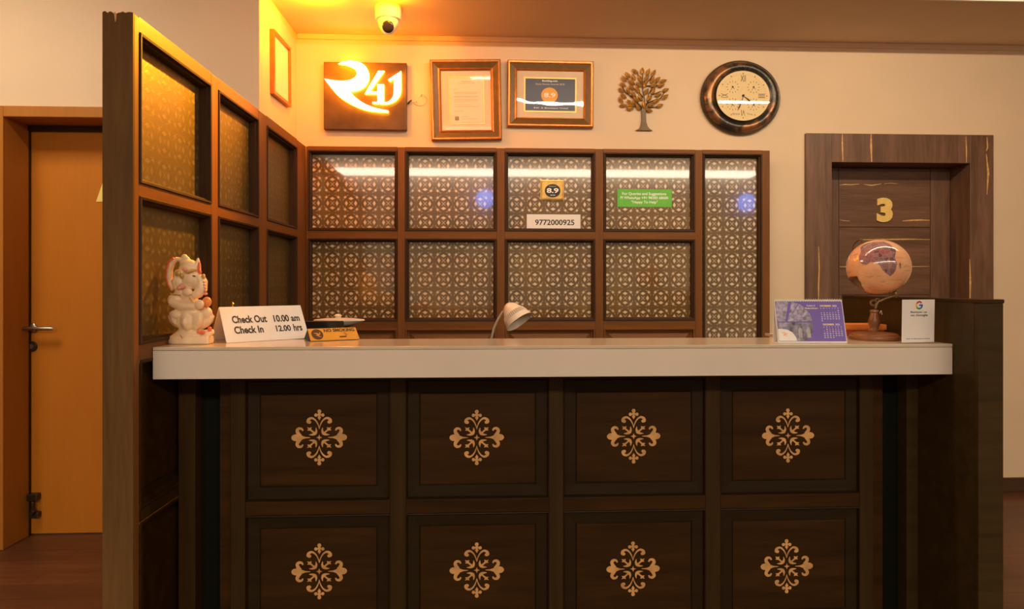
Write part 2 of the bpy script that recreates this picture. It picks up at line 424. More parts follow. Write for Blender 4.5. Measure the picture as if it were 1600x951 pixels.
# ------------------------------------------------------------------ key planes of the place (metres)
YF = 1.85                                   # front ends of both partitions
XL = onY(208, 444, YF).x                    # inner face of the glazed side partition
XLO = onY(160, 444, YF).x                   # its outer face
XR = onY(1529, 444, YF).x; XRO = onY(1568, 444, YF).x
YS = onX(478, 444, XL).y                    # front face of the glazed back screen
YW = YS+.13                                 # back wall
XW = XLO-.006                               # side wall of the alcove
YLW = onX(405, 200, XW).y                   # lobby wall left of the alcove
YC = onX(238, 560, XL).y                    # front of the counter slab
YP = onX(278, 700, XL).y                    # face of the counter panelling
YSF = onY(1515, 2.5, 3.15).y; ZS = 2.69; ZC = 2.98
ZT = onY(800, 540, YC).z; ZB = onY(800, 589, YC).z
print('PLANES', dict(XL=XL, XLO=XLO, XR=XR, XRO=XRO, YS=YS, YW=YW, YLW=YLW, YC=YC, YP=YP, ZT=ZT, ZB=ZB))

# ------------------------------------------------------------------ the setting
def struct(name, mb, mats, parent=None, **k):
    o = mb.obj(name, mats, parent, **k)
    if parent is None: o['kind'] = 'structure'
    return o
struct('floor', MB().box(-5, 6, -3.2, YW+.4, -.05, 0), 'floor_wood')
struct('ceiling', MB().box(-5, 6, -3.2, YSF, ZC, ZC+.1).box(XW-.002, 6, YSF, YW+.1, ZS, ZC+.1), 'ceiling_paint')
struct('trim_1', MB().box(XW+.002, 6, YSF-.012, YSF-.001, ZS-.002, ZC-.01), 'white_trim')
struct('trim_2', MB().poly(Fr((XW+.01, YW-.001, ZS), (0, -1, 0), (0, 0, 1)), [(0, -.001), (.010, -.001), (.010, -.030), (0, -.030)], 0, -4.9), 'ceiling_paint')
# back wall with the opening of door 2
d2l, d2r = onY(1297, 444, YW), onY(1512, 444, YW); d2t = onY(1405, 255, YW).z
struct('wall_back', MB().box(XW-.1, d2l.x-.03, YW, YW+.12, 0, ZC).box(d2r.x+.03, 6, YW, YW+.12, 0, ZC).box(d2l.x-.03, d2r.x+.03, YW, YW+.12, d2t+.03, ZC)
       .box(d2l.x-.1, d2r.x+.1, YW+.22, YW+.3, 0, d2t+.2), 'wall_paint')
# left lobby wall with the opening of door 1
ol = onY(8, 500, YLW).x; ot = onY(90, 184, YLW).z; orr = ol+.98
struct('wall_left', MB().box(-5, ol-.02, YLW, YLW+.1, 0, ZC).box(orr+.02, XW, YLW, YLW+.1, 0, ZC).box(ol-.02, orr+.02, YLW, YLW+.1, ot+.02, ZC), 'wall_paint')
struct('wall_side', MB().box(XW-.1, XW, YLW+.1, YW, 0, ZC), 'wall_paint')
struct('wall_right', MB().box(6, 6.1, -3.2, YW+.1, 0, ZC), 'wall_paint')
struct('wall_lobby', MB().box(-5, -4.9, -3.2, YLW, 0, ZC), 'wall_paint')
bb = onY(1590, 745, YW)
struct('baseboard_back', MB().box(onY(1549, 700, YW).x, 6, YW-.015, YW, 0, bb.z), 'base_wood', bev=.004)

# door 1: plain orange veneered door, deep frame
def door_left():
    YD = YLW+.17
    d = thing('door_1', (ol+.45, YLW, 0), None, None, 'structure')
    cw = onY(90, 167, YLW).z-ot
    c = MB().box(ol-.10, ol, YLW-.014, YD+.03, 0, ot+cw).box(orr, orr+.09, YLW-.014, YD+.03, 0, ot+cw).box(ol, orr, YLW-.014, YD+.03, ot, ot+cw)
    c.obj('door_frame', 'casing_veneer', d, bev=.003)
    x0 = ol+.002; zt = ot-.004
    leaf = MB().box(x0, orr-.002, YD, YD+.04, .006, zt).obj('door_leaf', 'orange_veneer', d, bev=.002)
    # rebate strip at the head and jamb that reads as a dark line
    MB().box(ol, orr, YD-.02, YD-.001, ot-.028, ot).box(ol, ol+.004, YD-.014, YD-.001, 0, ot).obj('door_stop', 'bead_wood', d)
    p = onY(51, 512, YD)
    h = MB().lathe([(.024, 0), (.024, .006), (.020, .010), (.009, .011), (.009, .045)], p+V((0, 0, 0)), (0, -1, 0), 28)
    h.tube([p+V((0, -.045, 0)), p+V((-.012, -.050, .0)), p+V((.02, -.052, .001)), p+V((.12, -.050, -.001)), p+V((.127, -.045, -.001))][1:], .0095, 10)
    h.obj('door_handle', 'steel', d, smooth=40)
    q = onY(50.5, 541, YD)
    k = MB().lathe([(.026, 0), (.026, .005), (.022, .009)], q, (0, -1, 0), 28).obj('keyhole_plate', 'dark_steel', d, smooth=40)
    MB().lathe([(.012, .009), (.012, .012)], q, (0, -1, 0), 20).box(q.x-.002, q.x+.002, q.y-.013, q.y-.012, q.z-.008, q.z+.008).obj('lock_cylinder', 'steel', k, smooth=40)
    a, b_ = onY(56, 775, YD), onY(58, 800, YD)
    MB().box(a.x-.022, a.x+.026, YD-.035, YD, a.z-.014, a.z+.020).lathe([(.007, -.02), (.007, -.10)], (a.x, YD-.018, a.z), (0, 0, 1), 12)\
        .box(b_.x-.018, b_.x+.022, YD-.03, YD, b_.z-.020, b_.z+.008).lathe([(.011, 0), (.011, .028)], (b_.x-.008, YD-.032, b_.z), (.5, 0, .7), 12)\
        .obj('floor_bolt', 'dark_steel', d, bev=.003)
    # yellow hanger card half hidden by the post
    t0, t1, t2 = onY(150, 315, YD-.004), onY(161, 283, YD-.004), onY(176, 315, YD-.004)
    F = FY(t0.x, YD, t0.z)
    MB().poly(F, [(0, 0), (t2.x-t0.x, 0), (t1.x-t0.x+.015, t1.z-t0.z+.01), (t1.x-t0.x, t1.z-t0.z)], .001, .004).obj('card', 'yellow_print', d)
door_left()

# door 2: rosewood door number 3
def door_three():
    d = thing('door_2', ((d2l.x+d2r.x)/2, YW, 0), None, None, 'structure')
    a, b_ = onY(1257, 444, YW), onY(1548.5, 444, YW); zt = onY(1400, 210.5, YW).z
    YL = YW+.145
    MB().box(a.x, d2l.x, YW-.02, YL+.03, 0, zt).obj('casing_jamb', 'rosewood', d, bev=.002)
    MB().box(d2r.x, b_.x, YW-.02, YL+.03, 0, zt).obj('casing_jamb', 'rosewood', d, bev=.002)
    MB().box(d2l.x, d2r.x, YW-.02, YL+.03, d2t, zt).obj('casing_head', 'rosewood', d, bev=.002)
    F = FY(0, YL, 0)
    pl, pr = onY(1311, 444, YL).x, onY(1453, 444, YL).x
    g = onY(1380, 355, YL).z; gs = [g+.42, g, g-.42, g-.84, g-1.26]
    leaf = MB().box(d2l.x+.003, pl-.003, YL, YL+.045, .01, d2t-.004).box(pr+.003, d2r.x-.003, YL, YL+.045, .01, d2t-.004).box(pl-.01, pr+.01, YL+.006, YL+.045, .01, d2t-.004)
    leaf.obj('door_leaf', 'rosewood', d)
    edges = [d2t-.006]+[z for z in gs if z < d2t-.05]+[.012]
    for z1, z0 in zip(edges, edges[1:]):
        MB().box(pl, pr, YL-.001, YL+.03, z0+.002, z1-.002).obj('door_plank', 'rosewood_x', d, bev=.002)
    def streak(pts, w0, y, name='veneer_streak'):
        P = [onY(px, py, y) for px, py in pts]; n = len(P)
        FF = FY(0, y, 0); m = MB()
        m.stroke(FF, [(p.x, p.z) for p in P], [w0*(.35 if i in (0, n-1) else .7+.5*random.random()) for i in range(n)], .0006)
        m.obj(name, 'sapwood', d)
    yl = YL-.001
    streak([(1312, 289), (1320, 288), (1330, 288.5), (1342, 287.5)], .004, yl); streak([(1350, 288), (1362, 289.5), (1377, 287)], .004, yl); streak([(1381, 287), (1392, 286), (1402, 287)], .0025, yl)
    streak([(1410, 345), (1425, 344), (1440, 343.5), (1453, 344)], .005, yl); streak([(1312, 343), (1318, 344.5), (1328, 345)], .003, yl)
    streak([(1342, 374.5), (1380, 374), (1420, 373.5), (1453, 374)], .005, yl); streak([(1312, 416.5), (1325, 416.5), (1400, 416.5), (1453, 416)], .004, yl)
    yc = YW-.02
    streak([(1316, 209.5), (1316, 225), (1317, 252)], .006, yc); streak([(1361, 209.5), (1361, 230), (1362, 253)], .007, yc); streak([(1509, 213), (1510, 235), (1510, 255)], .004, yc)
    streak([(1279, 385), (1280, 420), (1279, 445), (1279, 480)], .005, yc); streak([(1542, 214), (1543, 230), (1541, 236)], .005, yc); streak([(1541, 240), (1544, 270), (1542, 304)], .006, yc); streak([(1515, 405), (1516, 440), (1515, 480)], .006, yc)
    p0, p1 = onY(1369, 347, YL-.004), onY(1394, 309, YL-.004)
    MB().text(F, '3', p0.x, p1.x, p0.z, p1.z, .003, bold=.055, depth=.008).obj('door_number', 'gold_flat', d)
door_three()

# ------------------------------------------------------------------ glazed side partition
# pattern origin of the back glass
pc = onY(519.3, 406.5, YS+.03)
jaali_glass('jaali_back', 'x', (.19, .11, .040, 1), (.72, .56, .38, 1), pc.x, pc.z, rough=.12, bstr=.10, crough=.03)
jaali_glass('jaali_side', 'y', (.055, .037, .011, 1), (.12, .09, .04, 1), 2.1, pc.z, rough=.40, see=.06, ior=2.8, bstr=.2, coat=0, crough=.12, stint=(1, .74, .26, 1), seecol=(.9, .55, .18, 1))  # same glass as the back; dimness and amber reflection put into its colours
def side_partition():
    t = thing('glazed_partition', ((XL+XLO)/2, (YF+YS)/2, 0), 'tall dark wooden side partition with glass panes, left of the counter', 'partition')
    zx = lambda py: onX(219, py, XL).z
    yx = lambda px: onX(px, 444, XL).y
    ztop = 2.018
    xo, xi = XLO, XL
    rails = [(zx(50.5), ztop), (zx(306), zx(286)), (zx(562), zx(538)), (zx(816), zx(797)), (0, .13)]
    st = [(YF, yx(218)), (yx(330), yx(341)), (yx(404), yx(417)), (yx(464), YS)]
    # front post: dark, worn, with splintered top
    n = 12; prof = []
    top = [(xo+(xi-xo)*i/n, ztop+.004*random.uniform(-1, .4)-(.012 if i == 5 else 0)) for i in range(n+1)]
    F = FY(0, YF+.004, 0)
    MB().poly(F, [(xo, 0), (xi, 0)]+[(x, z) for x, z in reversed(top)], 0, .004).obj('post_face', 'post_wood', t)
    F2 = FY(0, YF, 0)
    MB().poly(F2, [(top[5][0]-.003, ztop-.002), (top[5][0]+.004, ztop-.002), (top[5][0]+.003, ztop-.024), (top[5][0], ztop-.030)], 0, .0008).obj('bare_chip', 'sapwood', t)
    for i, (a, b) in enumerate(st):
        MB().box(xo, xi, a+(.004 if i == 0 else 0), b, 0, ztop-.002).obj('stile', 'screen_wood', t, bev=.003)
    for k, (z0, z1) in enumerate(rails):
        for (a, b), (c, e) in zip(st, st[1:]):
            MB().box(xo+.001, xi-.001, b, c, z0, z1).obj('rail', 'screen_wood_y' if k < 3 else 'counter_stile', t)  # lower rails get a darker wood, shade near the floor put into colour
    # panes with dark beads; the two lowest rows are solid panels
    for k in range(2):
        z0, z1 = rails[k+1][1], rails[k][0]
        for (a, b), (c, e) in zip(st, st[1:]):
            F = Fr((xi, b, z0), (0, 1, 0), (0, 0, 1)); w_, h_ = c-b, z1-z0
            MB().loft(F, 0, w_, 0, h_, [(0, 0), (.002, .004), (.009, .003), (.010, -.008), (.016, -.010), (.018, -.036)], cap=False).obj('bead', 'bead_wood', t)
            g = MB().box(xi-.042, xi-.036, b+.001, c-.001, z0+.001, z1-.001).obj('pane', 'jaali_side', t)
    for k in (2, 3):
        z0, z1 = rails[k+1][1], rails[k][0]
        for (a, b), (c, e) in zip(st, st[1:]):
            F = Fr((xi, b, z0), (0, 1, 0), (0, 0, 1)); w_, h_ = c-b, z1-z0
            MB().loft(F, 0, w_, 0, h_, [(0, 0), (.004, .003), (.010, .002), (.012, -.010), (.022, -.014), (.024, -.020), (.045, -.020), (.05, -.016)]).obj('panel', 'counter_wood', t)
side_partition()

# ------------------------------------------------------------------ glazed back screen
def back_screen():
    x = lambda px: onY(px, 444, YS).x
    z = lambda py, px=800: onY(px, py, YS).z
    t = thing('glazed_screen', ((x(478)+x(1203))/2, YS+.04, 0), 'low brown wooden screen with nine patterned glass panes, along the back wall', 'screen')
    yb = YS+.10
    ztop = 2.018
    st = [(XL, x(482)-.004), (x(621), x(633)), (x(776), x(789)), (x(930), x(943)), (x(1086), x(1098)), (x(1191), x(1203))]
    rails = [(z(237), ztop), (z(373), z(361)), (z(513), z(501))]
    for a, b in st:
        MB().box(a, b, YS, yb, 0, ztop-.001).obj('stile', 'screen_wood', t, bev=.003)
    for i, ((a, b), (c, e)) in enumerate(zip(st, st[1:])):
        for k, (z0, z1) in enumerate(rails):
            if i == 4 and k: continue
            MB().box(b, c, YS+.001, yb, z0, z1).obj('rail', 'screen_wood_x', t)
        MB().box(b, c, YS+.001, yb, 0, .10).obj('rail', 'screen_wood_x', t)
    def pane(b, c, z0, z1):
        F = FY(b, YS, z0); w_, h_ = c-b, z1-z0
        MB().loft(F, 0, w_, 0, h_, [(0, 0), (.002, .005), (.009, .004), (.011, -.006), (.017, -.009), (.019, -.030)], cap=False).obj('bead', 'bead_wood', t)
        MB().box(b+.001, c-.001, YS+.030, YS+.036, z0+.001, z1-.001).obj('pane', 'jaali_back', t)
    for i in range(4):
        b, c = st[i][1], st[i+1][0]
        pane(b, c, rails[1][1], rails[0][0]); pane(b, c, rails[2][1], rails[1][0])
        F = FY(b, YS, .10); w_, h_ = c-b, rails[2][0]-.10
        MB().loft(F, 0, w_, 0, h_, [(0, 0), (.003, .004), (.010, .003), (.012, -.014), (.022, -.016), (.024, -.020), (.075, .006), (.078, .008)]).obj('panel', 'screen_wood_x', t)
    pane(st[4][1], st[5][0], .10, rails[0][0])
back_screen()

# ------------------------------------------------------------------ reception counter
MED = None
def medallion(F, u, v, sc, parent):
    m = MB(); h = [.0004]
    G = Fr(F.p(u, v, 0), F.ex, F.ey)
    def hh(): h[0] += .00004; return h[0]
    Q = lambda pts: [(a*sc, b*sc) for a, b in pts]
    W = lambda ws: [a*sc for a in ws]
    def sm(pts, ws, k=5):        # smooth spline through the points
        P = [pts[0]]+list(pts)+[pts[-1]]; Wd = [ws[0]]+list(ws)+[ws[-1]]; o, ow = [], []
        for i in range(1, len(P)-2):
            for j in range(k):
                s = j/k
                cr = lambda p0, p1, p2, p3: .5*((2*p1)+(-p0+p2)*s+(2*p0-5*p1+4*p2-p3)*s*s+(-p0+3*p1-3*p2+p3)*s**3)
                o.append(tuple(cr(P[i-1][c], P[i][c], P[i+1][c], P[i+2][c]) for c in (0, 1)))
                ow.append(Wd[i]*(1-s)+Wd[i+1]*s)
        o.append(pts[-1]); ow.append(ws[-1]); return o, ow
    def st(pts, ws):
        o, ow = sm(pts, ws); m.stroke(G, Q(o), W(ow), hh())
    for sy in (1, -1):
        for cx, cy, r in ((0, 322, 24), (-42, 277, 21), (42, 277, 21), (0, 283, 22)): m.disc(G, cx*sc, sy*cy*sc, r*sc, r*sc, hh(), 16)
        m.flat(G, Q([(-22, sy*248), (0, sy*278), (22, sy*248), (0, sy*212)][::sy]), hh())
        for sx in (1, -1):
            st([(0, sy*105), (sx*14, sy*158), (sx*45, sy*212), (sx*88, sy*240), (sx*128, sy*226), (sx*138, sy*196), (sx*118, sy*182)], [3, 6, 9, 13, 17, 19, 12])
            m.disc(G, sx*120*sc, sy*190*sc, 22*sc, 20*sc, hh(), 14)
            st([(sx*228, sy*18), (sx*258, sy*52), (sx*270, sy*88), (sx*248, sy*112), (sx*215, sy*108), (sx*200, sy*84)], [20, 22, 20, 17, 13, 8])
            st([(sx*42, sy*122), (sx*36, sy*86), (sx*50, sy*52), (sx*84, sy*36), (sx*126, sy*34)], [2, 12, 19, 13, 2])
            st([(sx*62, sy*58), (sx*95, sy*85), (sx*112, sy*100)], [10, 10, 14])
            m.flat(G, Q([(sx*100, sy*84), (sx*148, sy*88), (sx*134, sy*106), (sx*150, sy*128), (sx*120, sy*120), (sx*92, sy*128), (sx*98, sy*106)][::sx*sy]), hh())
    for sx in (1, -1):
        m.disc(G, sx*285*sc, 0, 56*sc, 42*sc, hh(), 22)
        st([(sx*260, 0), (sx*215, 0), (sx*170, 0), (sx*108, 0)], [44, 26, 9, 3])
    m.flat(G, Q([(38*cos(i*pi/4), 38*sin(i*pi/4)) if i % 2 == 0 else (14*cos(i*pi/4), 14*sin(i*pi/4)) for i in range(8)]), hh())
    return m.obj('medallion', 'inlay', parent)

def counter():
    t = thing('reception_counter', ((XL+XR)/2, YP+.05, 0), 'dark wooden reception counter front with eight medallion panels', 'reception counter')
    x = lambda px: onY(px, 700, YP).x
    z = lambda py: onY(800, py, YP).z
    zt = ZB+.012
    yb = YP+.10
    # plinth, carcass, outer strips and the shadow gaps beside the panelled block
    MB().box(XL+.002, XR-.002, YP+.05, yb+.06, 0, zt).obj('carcass', 'dark_gap', t)
    MB().box(XL+.001, x(305), YP, YP+.05, 0, zt).obj('side_strip', 'counter_stile', t, bev=.002)
    MB().box(x(1417), XR-.001, YP, YP+.05, 0, zt).obj('side_strip', 'end_wood', t, bev=.002)
    MB().box(x(341), x(360), YP+.012, YP+.05, 0, zt).obj('side_strip', 'counter_wood', t, bev=.002)
    MB().box(x(1365), x(1383), YP+.012, YP+.05, 0, zt).obj('side_strip', 'counter_wood', t, bev=.002)
    cols = [(x(360), x(383)), (x(609.5), x(634)), (x(858), x(880)), (x(1102.5), x(1126)), (x(1343.5), x(1365))]
    zr = [(z(778)+.392, zt), (z(800), z(778)), (.0, z(800)-.392)]
    for a, b in cols: MB().box(a, b, YP, YP+.05, 0, zt).obj('stile', 'counter_stile', t, bev=.002)
    for (a, b), (c, d) in zip(cols, cols[1:]):
        for z0, z1 in zr:
            MB().box(b, c, YP+.001, YP+.05, z0, z1).obj('rail', 'counter_wood', t, bev=.002)
    med = [[(499, 683), (745, 683), (990, 681), (1231, 680)], [(499, 892), (745, 890), (989, 888), (1229, 884)]]
    for r in range(2):
        z0, z1 = zr[r+1][1], zr[r][0]
        for i in range(4):
            b, c = cols[i][1], cols[i+1][0]; F = FY(b, YP, z0)
            pm = MB(); pm.m = 1
            pm.loft(F, 0, c-b, 0, z1-z0, [(0, 0), (.003, .0015), (.006, -.010), (.042, -.013), (.0435, -.0165), (.045, -.0165), (.047, -.0128)], cap=False); pm.m = 0
            p = pm.loft(F, 0, c-b, 0, z1-z0, [(.047, -.0128), (.049, -.0126)]).obj('panel', ['counter_wood', 'counter_ring'], t)
            q = onY(*med[r][i], YP+.013); F3 = FY(q.x, YP+.013, q.z)
            medallion(F3, 0, 0, 42.3*q.y/1000/340, p)
counter()

def slab():
    t = thing('counter_top', ((XL+XR)/2, YC+.14, ZB), 'long white stone slab on top of the reception counter', 'countertop')
    yb = onZ(800, 528.5, ZT).y
    lip = onY(800, 545.5, YC).z
    MB().box(XR-.395, XR-.001, yb, yb+.20, lip+.0008, ZT).obj('return_ledge', 'white_stone_edge', t)
    MB().box(XL+.001, XR-.001, YC, yb, lip+.0008, ZT).obj('top_sheet', 'white_stone_edge', t, bev=.0015)
    MB().box(XL+.001, XR-.001, YC, YC+.03, ZB, lip).box(XL+.001, XR-.001, YC+.03, yb-.005, lip-.018, lip).obj('apron', 'white_stone', t, bev=.0015)
slab()

def end_panel():
    t = thing('counter_end_wall', ((XR+XRO)/2, YF+.35, 0), 'plain dark wooden end wall closing the counter at the right', 'partition')
    yb = onX(1316, 444, XR).y; zt = 1.205
    MB().box(XR, XRO, YF+.018, yb, 0, zt-.012).obj('side_panel', 'end_wood', t)
    MB().box(XR, XRO, YF, YF+.018, 0, zt-.012).obj('front_board', 'end_wood', t, bev=.002)
    MB().box(XR-.001, XRO+.002, YF-.002, yb+.002, zt-.012, zt).obj('top_cap', 'counter_stile', t, bev=.002)
end_panel()

# lower work desk behind the counter (hidden support of lamp, monitor and dish)
def desk():
    y0, y1 = YP+.165, YP+.78
    t = thing('work_desk', (.2, y0+.3, 0), 'lower brown work desk hidden behind the reception counter', 'desk')
    MB().box(XL+.02, XR-.03, y0, y1, .73, .76).obj('desk_top', 'counter_wood', t, bev=.003)
    MB().box(XL+.02, XL+.05, y0+.02, y1-.02, 0, .73).obj('leg_panel', 'counter_wood', t)
    MB().box(XR-.06, XR-.03, y0+.02, y1-.02, 0, .73).obj('leg_panel', 'counter_wood', t)
desk()

# ------------------------------------------------------------------ things on the counter
def quad(bl, br, tl, z=None):
    """frame of a leaning sheet whose foot stands on the counter"""
    a, b = onZ(*bl, ZT), onZ(*br, ZT)
    e = (b-a).normalized(); c = onP(*tl, a, e)
    return Fr(a, e, c-a), (b-a).length, (c-a).length, c
def check_sign():
    F, w_, h_, c = quad((354, 536), (483.5, 528.3), (342, 480))
    F.o = F.o+V((0, 0, .0012))
    t = thing('notice_board', F.p(w_/2, 0), 'white folded acrylic notice with check out and check in times', 'sign')
    MB().fbox(F, 0, w_, 0, h_, -.003, 0).obj('front_panel', 'white_paper', t, bev=.0008)
    top = F.p(0, h_, -.0015); back = F.p(0, 0, 0)+F.n*(-1)*0
    nb = V((F.n.x, F.n.y, 0)).normalized()
    lean = (V((top.x-F.o.x, top.y-F.o.y, 0))).dot(-nb)
    B = Fr(F.o-nb*(2*lean+.004), F.ex, (top-(F.o-nb*(2*lean+.004))))
    MB().fbox(B, 0, w_, 0, h_*.985, -.0015, .0015).obj('back_panel', 'white_paper', t)
    L = MB()
    # text boxes measured on the sign: u along the foot, v up the face
    U = lambda f: f*w_
    Vv = lambda f: f*h_
    L.text(F, 'Check Out', U(.115), U(.525), Vv(.52), Vv(.735), .0006, bold=.032)
    L.text(F, '10.00 am', U(.61), U(.94), Vv(.515), Vv(.72), .0006, bold=.032)
    L.text(F, 'Check In', U(.115), U(.455), Vv(.225), Vv(.435), .0006, bold=.032)
    L.text(F, '12.00', U(.61), U(.795), Vv(.235), Vv(.415), .0006, bold=.032)
    L.text(F, 'hrs', U(.83), U(.94), Vv(.225), Vv(.435), .0006, bold=.032)
    L.obj('lettering', 'ink', t)
check_sign()
def no_smoking():
    F, w_, h_, c = quad((485.5, 533.6), (562, 530.4), (480.2, 514.6))
    F.o = F.o+V((0, 0, .0012))
    t = thing('no_smoking_sign', F.p(w_/2, 0), 'small gold tent sign reading no smoking, beside the white times notice', 'sign')
    nb = V((F.n.x, F.n.y, 0)).normalized(); top = F.p(0, h_); lean = (top-F.o).dot(-nb)
    m = MB()
    bk = F.o-nb*(2*lean)
    m.add([F.p(0, 0), F.p(w_, 0), F.p(w_, h_), F.p(0, h_), bk, bk+F.ex*w_], [(5, 4, 3, 2), (0, 4, 5, 1)])
    m.m = 1; m.add([F.p(0, 0), F.p(0, h_), bk], [(0, 1, 2)]); m.add([F.p(w_, 0), bk+F.ex*w_, F.p(w_, h_)], [(0, 1, 2)]); m.m = 0
    m.obj('tent_body', ['sign_gold', 'matte_black'], t)
    MB().fbox(F, 0, w_, 0, h_, .0002, .0016).obj('front_plate', 'sign_gold', t, bev=.0005)
    b = MB().disc(F, .165*w_, .50*h_, .118*w_, .43*h_, .0020, 32).obj('round_badge', 'ink', t)
    R = MB()
    R.stroke(F, [(.10*w_, .60*h_), (.155*w_, .58*h_), (.19*w_, .50*h_), (.155*w_, .42*h_), (.13*w_, .45*h_)], [.001, .0025, .003, .0022, .001], .0024)
    R.stroke(F, [(.16*w_, .44*h_), (.19*w_, .33*h_), (.235*w_, .27*h_)], [.0025, .0018, .0006], .0025)
    R.stroke(F, [(.205*w_, .42*h_), (.22*w_, .58*h_), (.225*w_, .68*h_)], [.001, .0014, .0008], .0025)
    R.obj('badge_mark', 'sign_gold', b)
    L = MB(); L.text(F, 'NO SMOKING', .315*w_, .955*w_, .66*h_, .94*h_, .0022, bold=.035)
    L.fbox(F, .60*w_, .745*w_, .20*h_, .30*h_, .0019, .0021)
    L.stroke(F, [(.745*w_, .31*h_), (.74*w_, .42*h_), (.71*w_, .50*h_), (.705*w_, .60*h_)], [.0007, .0009, .0009, .0004], .0020)
    L.stroke(F, [(.765*w_, .31*h_), (.765*w_, .45*h_), (.735*w_, .55*h_), (.73*w_, .64*h_)], [.0007, .0009, .0009, .0004], .0020)
    L.obj('lettering', 'ink', t)
no_smoking()

def calendar():
    F, w_, h_, c = quad((1216, 536.2), (1324, 536.2), (1209, 468.5))
    F.o = F.o+V((0, 0, .001))
    t = thing('desk_calendar', F.p(w_/2, 0), 'purple spiral bound desk calendar standing on the counter', 'calendar')
    nb = V((0, -1, 0)); top = F.p(0, h_)
    bk = onZ(1203, 534.5, ZT)+V((0, 0, .001)); bk = V((F.o.x, bk.y, bk.z))
    B = Fr(bk, F.ex, top-bk); hb = (top-bk).length
    st = MB().fbox(B, 0, w_, 0, hb, -.001, .001)
    st.box(F.o.x, F.o.x+w_, F.o.y+.001, bk.y, F.o.z-.0008, F.o.z+.0004).obj('stand', 'white_paper', t)
    def rr(i, r=.005):
        return [(i, i), (w_-i, i), (w_-i, h_-i-r), (w_-i-r*.3, h_-i-r*.3), (w_-i-r, h_-i), (i, h_-i)]
    MB().poly(F, rr(0), -.0015, 0).obj('cover_sheet', 'white_paper', t)
    pg = MB().poly(F, [(.0025, .0055), (w_-.0025, .0055), (w_-.0025, h_-.006), (.0025, h_-.006)], .0002, .0008).obj('page', 'purple', t)
    # clipped round photo: upper fan and lower interior, white logo disc
    H = .0011
    def arc(cx, cy, r, a0, a1, n=16): return [(w_*cx+w_*r*cos(radians(a0+(a1-a0)*i/n)), h_*cy+w_*r*sin(radians(a0+(a1-a0)*i/n))) for i in range(n+1)]
    x0, xr = .003, .53*w_
    yv, yt = .49*h_, h_-.0065
    MB().flat(F, [(x0, yv), (.135*w_, yv), (.21*w_, yt), (x0, yt)], H).flat(F, [(.165*w_, yv), (.345*w_, .90*h_), (.255*w_, yt)], H)\
        .flat(F, [(.165*w_, yv), (.525*w_, .50*h_)]+[(.525*w_, .55*h_), (.505*w_, .66*h_), (.46*w_, .77*h_), (.40*w_, .86*h_), (.36*w_, .90*h_)], H).obj('ceiling_photo', 'lilac_photo', pg)
    MB().flat(F, [(x0, .0065), (.36*w_, .0065), (.43*w_, .08*h_), (.50*w_, .20*h_), (.525*w_, .33*h_), (.53*w_, .47*h_), (x0, .47*h_)], H).obj('hall_photo', 'grey_photo', pg)
    am = MB()
    for u in (.335, .455):
        am.flat(F, [(u*w_-.006, .12*h_), (u*w_+.006, .12*h_), (u*w_+.006, .30*h_), (u*w_, .37*h_), (u*w_-.006, .30*h_)], H+.0002)
    am.obj('arch_opening', 'arch_light', pg)
    MB().flat(F, [(x0, .0065), (.275*w_, .0065), (.265*w_, .13*h_), (.22*w_, .24*h_), (.15*w_, .305*h_), (.07*w_, .325*h_), (x0, .32*h_)], H+.0004).obj('logo_disc', 'white_paper', pg)
    lg = MB(); lg.stroke(F, [(.06*w_, .23*h_), (.10*w_, .24*h_), (.115*w_, .205*h_), (.085*w_, .19*h_)], [.0006, .0016, .0018, .001], H+.0006)
    lg.stroke(F, [(.085*w_, .19*h_), (.11*w_, .165*h_), (.135*w_, .16*h_)], [.0015, .0012, .0004], H+.0006)
    lg.text(F, '41', .115*w_, .145*w_, .185*h_, .225*h_, H+.0006, bold=.02).obj('logo', 'logo_orange', pg)
    Y = MB(); W_ = MB()
    W_.text(F, 'Colours of', .47*w_, .595*w_, .84*h_, .885*h_, H)
    Y.text(F, 'Rajasthan', .445*w_, .63*w_, .775*h_, .815*h_, H, bold=.03)
    u0, u1 = .675, .925
    def month(name, year, vtop, first, ndays, sh):
        U = lambda c_: (u0+sh+(u1-u0)*c_/6)*w_
        Y.text(F, name, (u0-.01+sh)*w_, (u0+.155+sh)*w_, (vtop-.03)*h_, (vtop+.008)*h_, H, bold=.04)
        W_.text(F, year, (u0+.17+sh)*w_, (u0+.235+sh)*w_, (vtop-.03)*h_, (vtop+.008)*h_, H, bold=.01)
        for c_, ch in enumerate('SMTWTFS'): W_.text(F, ch, U(c_)-.0011, U(c_)+.0011, (vtop-.082)*h_, (vtop-.055)*h_, H, bold=.02)
        r = 0; c_ = first
        for d in range(1, ndays+1):
            wd = .0011 if d < 10 else .0022
            v = vtop-.135-.047*r
            W_.text(F, str(d), U(c_)-wd, U(c_)+wd, v*h_, (v+.027)*h_, H, bold=.02)
            c_ += 1
            if c_ == 7: c_ = 0; r += 1
    month('NOVEMBER', '2025', .865, 6, 30, 0); month('DECEMBER', '2025', .435, 1, 31, .012)
    Y.obj('lettering', 'yellow_print', pg); W_.obj('lettering', 'white_print', pg)
    n = 28; bd = MB(); ring = MB()
    for i in range(n):
        u = .006+(w_-.014)*i/(n-1)
        bd.fbox(F, u-.0012, u+.0012, h_-.0075, h_-.0040, .0009, .0012)
        o = F.p(u, h_-.002, 0)
        ring.tube([o+F.n*.0022*cos(a)*1.3+F.ey*.0045*sin(a) for a in [2*pi*k/10 for k in range(10)]], .00045, 5, True)
    bd.obj('punched_holes', 'ink', t); ring.obj('spiral_binding', 'white_paper', t)
calendar()

